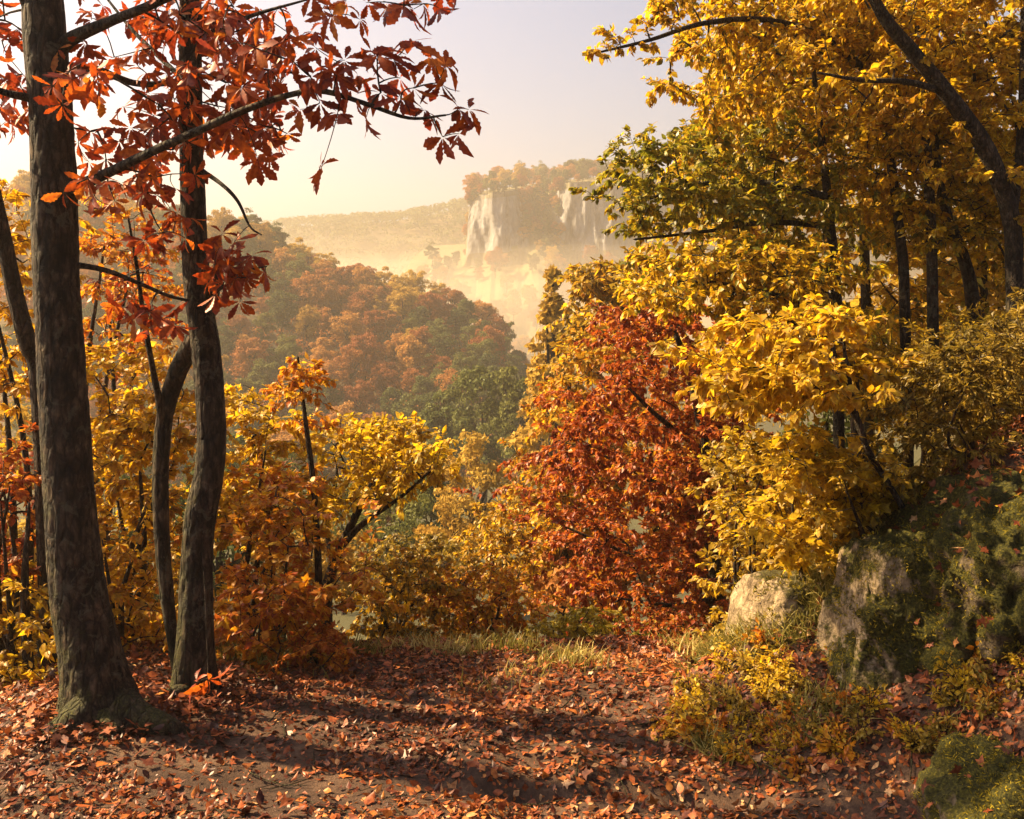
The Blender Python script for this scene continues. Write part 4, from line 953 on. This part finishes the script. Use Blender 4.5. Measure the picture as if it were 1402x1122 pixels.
# cliff: rows run from the plateau, over the edge, down the face and out along the wooded slope below
UX = [560, 632, 637, 642, 655, 700, 760, 800, 860, 930, 1050]; UT = [362, 358, 350, 278, 268, 262, 253, 250, 243, 240, 240]
def cliff_rows(u):
    top = np.interp(u, UX, UT); Y0 = 420.
    rec = np.exp(-((u - 738) / 24.) ** 2)                              # wooded gully between the two bare faces
    but = np.exp(-((u - 690) / 28.) ** 2) + np.exp(-((u - 822) / 50.) ** 2)
    Yf = Y0 + 26 * rec - 10 * but
    bot = 366 + 0 * u
    return top, Yf, bot, rec
uu = np.linspace(560, 1050, 230); rows = []; att = []
top, Yf, bot, rec = cliff_rows(uu)
for t in np.linspace(1, 0, 14)[:-1]:                                   # plateau
    y = Yf + 110 * t; z = CZ + (HOR - top) / F * Yf + 16 * t ** .8; rows.append(np.stack([(uu - CX) / F * Yf + 0 * y, y, z], 1)); att.append(np.ones(len(uu)))
for t in np.linspace(0, 1, 60):                                        # face
    py = top + (bot - top) * t; slope = 5 + 45 * rec
    y = Yf - slope * t; z = CZ + (HOR - py) / F * Yf; x = (uu - CX) / F * Yf
    q = np.stack([x * .12, y * 0 + 3, z * .035], 1); q2 = np.stack([x * .5, y * 0, z * .12], 1)
    y = y + 5 * fbm(q, 4) + 3.2 * fbm(q2, 5); rows.append(np.stack([x, y, z], 1)); att.append(np.clip(.05 + .9 * rec + .9 * np.clip((642 - uu) / 6, 0, 1) + .55 * (t > .8) + .5 * (t < .08), 0, 1))
yb, zb, xb = rows[-1][:, 1], rows[-1][:, 2], rows[-1][:, 0]
for t in np.linspace(0, 1, 26)[1:]:                                    # slope below
    rows.append(np.stack([xb, yb - 120 * t, zb + (-17 - zb) * smooth(t ** .8)], 1)); att.append(np.ones(len(uu)))
G = np.stack(rows, 0); mb = MB(); nr = len(rows)
A_ = np.stack(att, 0); fa = ((A_[:-1, :-1] + A_[1:, 1:]) / 2).reshape(-1)
mb.add(G, grid_faces(nr, len(uu)), fa); o = mb.build('cliff', M['cliff']); tag(o, kind='structure')
n_c = 0
def cliff_tree(i, j, s, lab, kind):
    put_tree('cliff_tree', kind, lab, 'tree', tuple(G[i, j] - [0, 0, .5]), s, 'trees on and around the cliff', .9 + .3 * rng.random())
jj = np.where((uu > 636) & (uu < 900))[0]
lt, lg, ls = 'hazy tree, one of a row alike on the cliff top', 'hazy tree, one of many alike in the gully between the pale cliff faces', 'hazy tree, one of many alike on the slope under the cliff'
for k in range(105):
    i = rng.choice(np.arange(0, 14)); cliff_tree(i, rng.choice(jj), .6 + .75 * rng.random(), lt, rng.choice(['green', 'russet', 'gold'], p=[.55, .3, .15]))
for k in range(34): cliff_tree(12 + rng.integers(0, 4), jj[int(k / 34 * len(jj))], .35 + .6 * rng.random(), lt, rng.choice(['green', 'russet']))
for k in range(42):
    j = int(np.argmin(abs(uu - (738 + 15 * rng.standard_normal())))); cliff_tree(13 + rng.integers(5, 58), j, .7 + .4 * rng.random(), lg, rng.choice(['green', 'russet', 'gold'], p=[.5, .3, .2]))
js = np.where((uu > 566) & (uu < 880))[0]
for k in range(115): cliff_tree(13 + rng.integers(60, 84), rng.choice(js), .8 + .5 * rng.random(), ls, rng.choice(['green', 'russet', 'gold'], p=[.35, .35, .3]))

RX = [-200, 100, 300, 400, 470, 560, 650, 760, 900, 1300]; RY = [300, 305, 318, 303, 298, 290, 275, 268, 262, 262]
rx = np.linspace(-460, 300, 200); ry = np.linspace(520, 800, 60); X, Y = np.meshgrid(rx, ry, indexing='ij')
def ridgez(x, y):
    u = CX + F * x / 700; zt = CZ + (HOR - np.interp(u, RX, RY) - 8) / F * 700
    return -18 + (zt + 18) * np.where(y < 700, smooth((y - 520) / 180), 1 - .3 * (y - 700) / 100) + 3 * fbm(np.stack([x, y, 0 * x], -1) * .02, 3)
mb = MB(); mb.add(np.stack([X, Y, ridgez(X, Y)], -1), grid_faces(200, 60)); tag(mb.build('ridge', M['hillground']), kind='structure')
n = 3400; x = -330 + 560 * rng.random(n); y = 560 + 150 * rng.random(n) ** .6
mb = MB(); c = np.stack([x, y, ridgez(x, y) + 3.5], 1); m_ = 22
idx = np.repeat(np.arange(n), m_); d = nrm(rng.standard_normal((n * m_, 3))); d[:, 2] = abs(d[:, 2]) * 1.1
sz = (2.3 + 1.6 * rng.random(n))[idx][:, None]; P = c[idx] + d * sz
place_leaves(mb, 'small', P, nrm(np.cross(d, rng.standard_normal(d.shape))), nrm(d + .4 * rng.standard_normal(d.shape)), 1.8 * (.6 + .7 * rng.random(len(P))), np.clip(.3 * rng.random(n)[idx] + .5 * rng.random(len(P)), 0, 1))
o = mb.build('ridge_forest', M['hill_green']); tag(o, 'distant wooded ridge fading into the golden haze', 'forest', kind='stuff')

# ------------------------------------------------------------------ air
def volmat(name, dens, col, an):
    m, t, N = nt(name); v = N('ShaderNodeVolumePrincipled'); v.inputs['Density'].default_value = dens
    v.inputs['Color'].default_value = (*col, 1); v.inputs['Anisotropy'].default_value = an
    o = N('ShaderNodeOutputMaterial'); t.links.new(v.outputs[0], o.inputs['Volume']); return m
def box(lo, hi):
    v = np.array([(x, y, z) for x in (lo[0], hi[0]) for y in (lo[1], hi[1]) for z in (lo[2], hi[2])], float)
    return v, np.array([(0, 1, 3, 2), (4, 6, 7, 5), (0, 4, 5, 1), (2, 3, 7, 6), (0, 2, 6, 4), (1, 5, 7, 3)])
HAZE = 0.0009
mb = MB(); mb.add(*box((-660, -40, -24), (660, 860, 112))); o = mb.build('haze', volmat('haze air', HAZE, (.72, .63, .51), .4), smoothed=False); tag(o, kind='stuff')
def bank_of_mist(c, r, dens):
    nu, nv = 48, 24; th = np.linspace(0, 2 * np.pi, nu, endpoint=False); ph = np.linspace(.03, np.pi - .03, nv); TH, PH = np.meshgrid(th, ph, indexing='ij')
    d = np.stack([np.sin(PH) * np.cos(TH), np.sin(PH) * np.sin(TH), np.cos(PH)], -1); p = d * np.array(r) * (1 + .16 * fbm(d * 2.3 + c[0], 3))[..., None] + np.array(c)
    i = np.arange(nu)[:, None] * nv + np.arange(nv - 1)[None]; j = ((np.arange(nu) + 1) % nu)[:, None] * nv + np.arange(nv - 1)[None]
    mb = MB(); mb.add(p.reshape(-1, 3), np.stack([i, i + 1, j + 1, j], -1).reshape(-1, 4)); top = np.arange(nu) * nv
    mb.cap(top); mb.cap(top[::-1] + nv - 1)
    o = mb.build('mist', volmat('valley mist', dens, (.84, .74, .6), .3)); tag(o, 'bright bank of morning mist filling the valley below the cliff', 'mist', kind='stuff'); return o
for c_, r_, d_ in (((-15, 312, -6), (120, 50, 24), .0045), ((-10, 318, -6), (150, 62, 33), .0026), ((-15, 326, -6), (175, 72, 38), .0013),
                   ((-70, 475, 2), (190, 45, 30), .002), ((-70, 480, 2), (210, 55, 44), .001)):
    bank_of_mist(c_, r_, d_)

# ------------------------------------------------------------------ light, sky, camera
SUN_AZ, SUN_EL = R(-76), R(40)          # azimuth measured from the view direction, left negative
to_sun = np.array([math.sin(SUN_AZ) * math.cos(SUN_EL), math.cos(SUN_AZ) * math.cos(SUN_EL), math.sin(SUN_EL)])
from mathutils import Vector
l = bpy.data.lights.new('sun', 'SUN'); l.energy = 5.; l.angle = R(1.); l.color = (1., .74, .4)
lo = bpy.data.objects.new('sun', l); COL.objects.link(lo); lo.rotation_euler = Vector(to_sun).to_track_quat('Z', 'Y').to_euler(); lo.location = (-30, 20, 30)
w = bpy.data.worlds.new('World'); sc.world = w; w.use_nodes = True; t = w.node_tree; bg = t.nodes['Background']
sky = t.nodes.new('ShaderNodeTexSky'); sky.sky_type = 'NISHITA'; sky.sun_disc = False; sky.sun_elevation = SUN_EL; sky.sun_rotation = SUN_AZ
sky.air_density = 1.; sky.dust_density = 6.; sky.ozone_density = 1.; sky.altitude = 200
mx = t.nodes.new('ShaderNodeMix'); mx.data_type = 'RGBA'; mx.blend_type = 'MULTIPLY'; mx.inputs[0].default_value = 1.; mx.inputs[7].default_value = (.85, .87, .94, 1)
t.links.new(sky.outputs[0], mx.inputs[6]); t.links.new(mx.outputs[2], bg.inputs[0]); bg.inputs[1].default_value = .054
cam = bpy.data.cameras.new('camera'); co = bpy.data.objects.new('camera', cam); COL.objects.link(co); sc.camera = co
co.location = (0, 0, CZ); co.rotation_euler = (R(90), 0, 0); cam.sensor_width = 36; cam.lens = F / 1402 * 36; cam.shift_y = -(561 - HOR) / 1402
cam.clip_end = 3000; cam.clip_start = .05
vs = sc.view_settings; vs.view_transform = 'Standard'; vs.look = 'None'; vs.gamma = 1; vs.exposure = 2.1
cy = sc.cycles; cy.use_denoising = True; cy.max_bounces = 8; cy.diffuse_bounces = 3; cy.transmission_bounces = 4; cy.transparent_max_bounces = 4; cy.volume_bounces = 1
cy.sample_clamp_indirect = 6
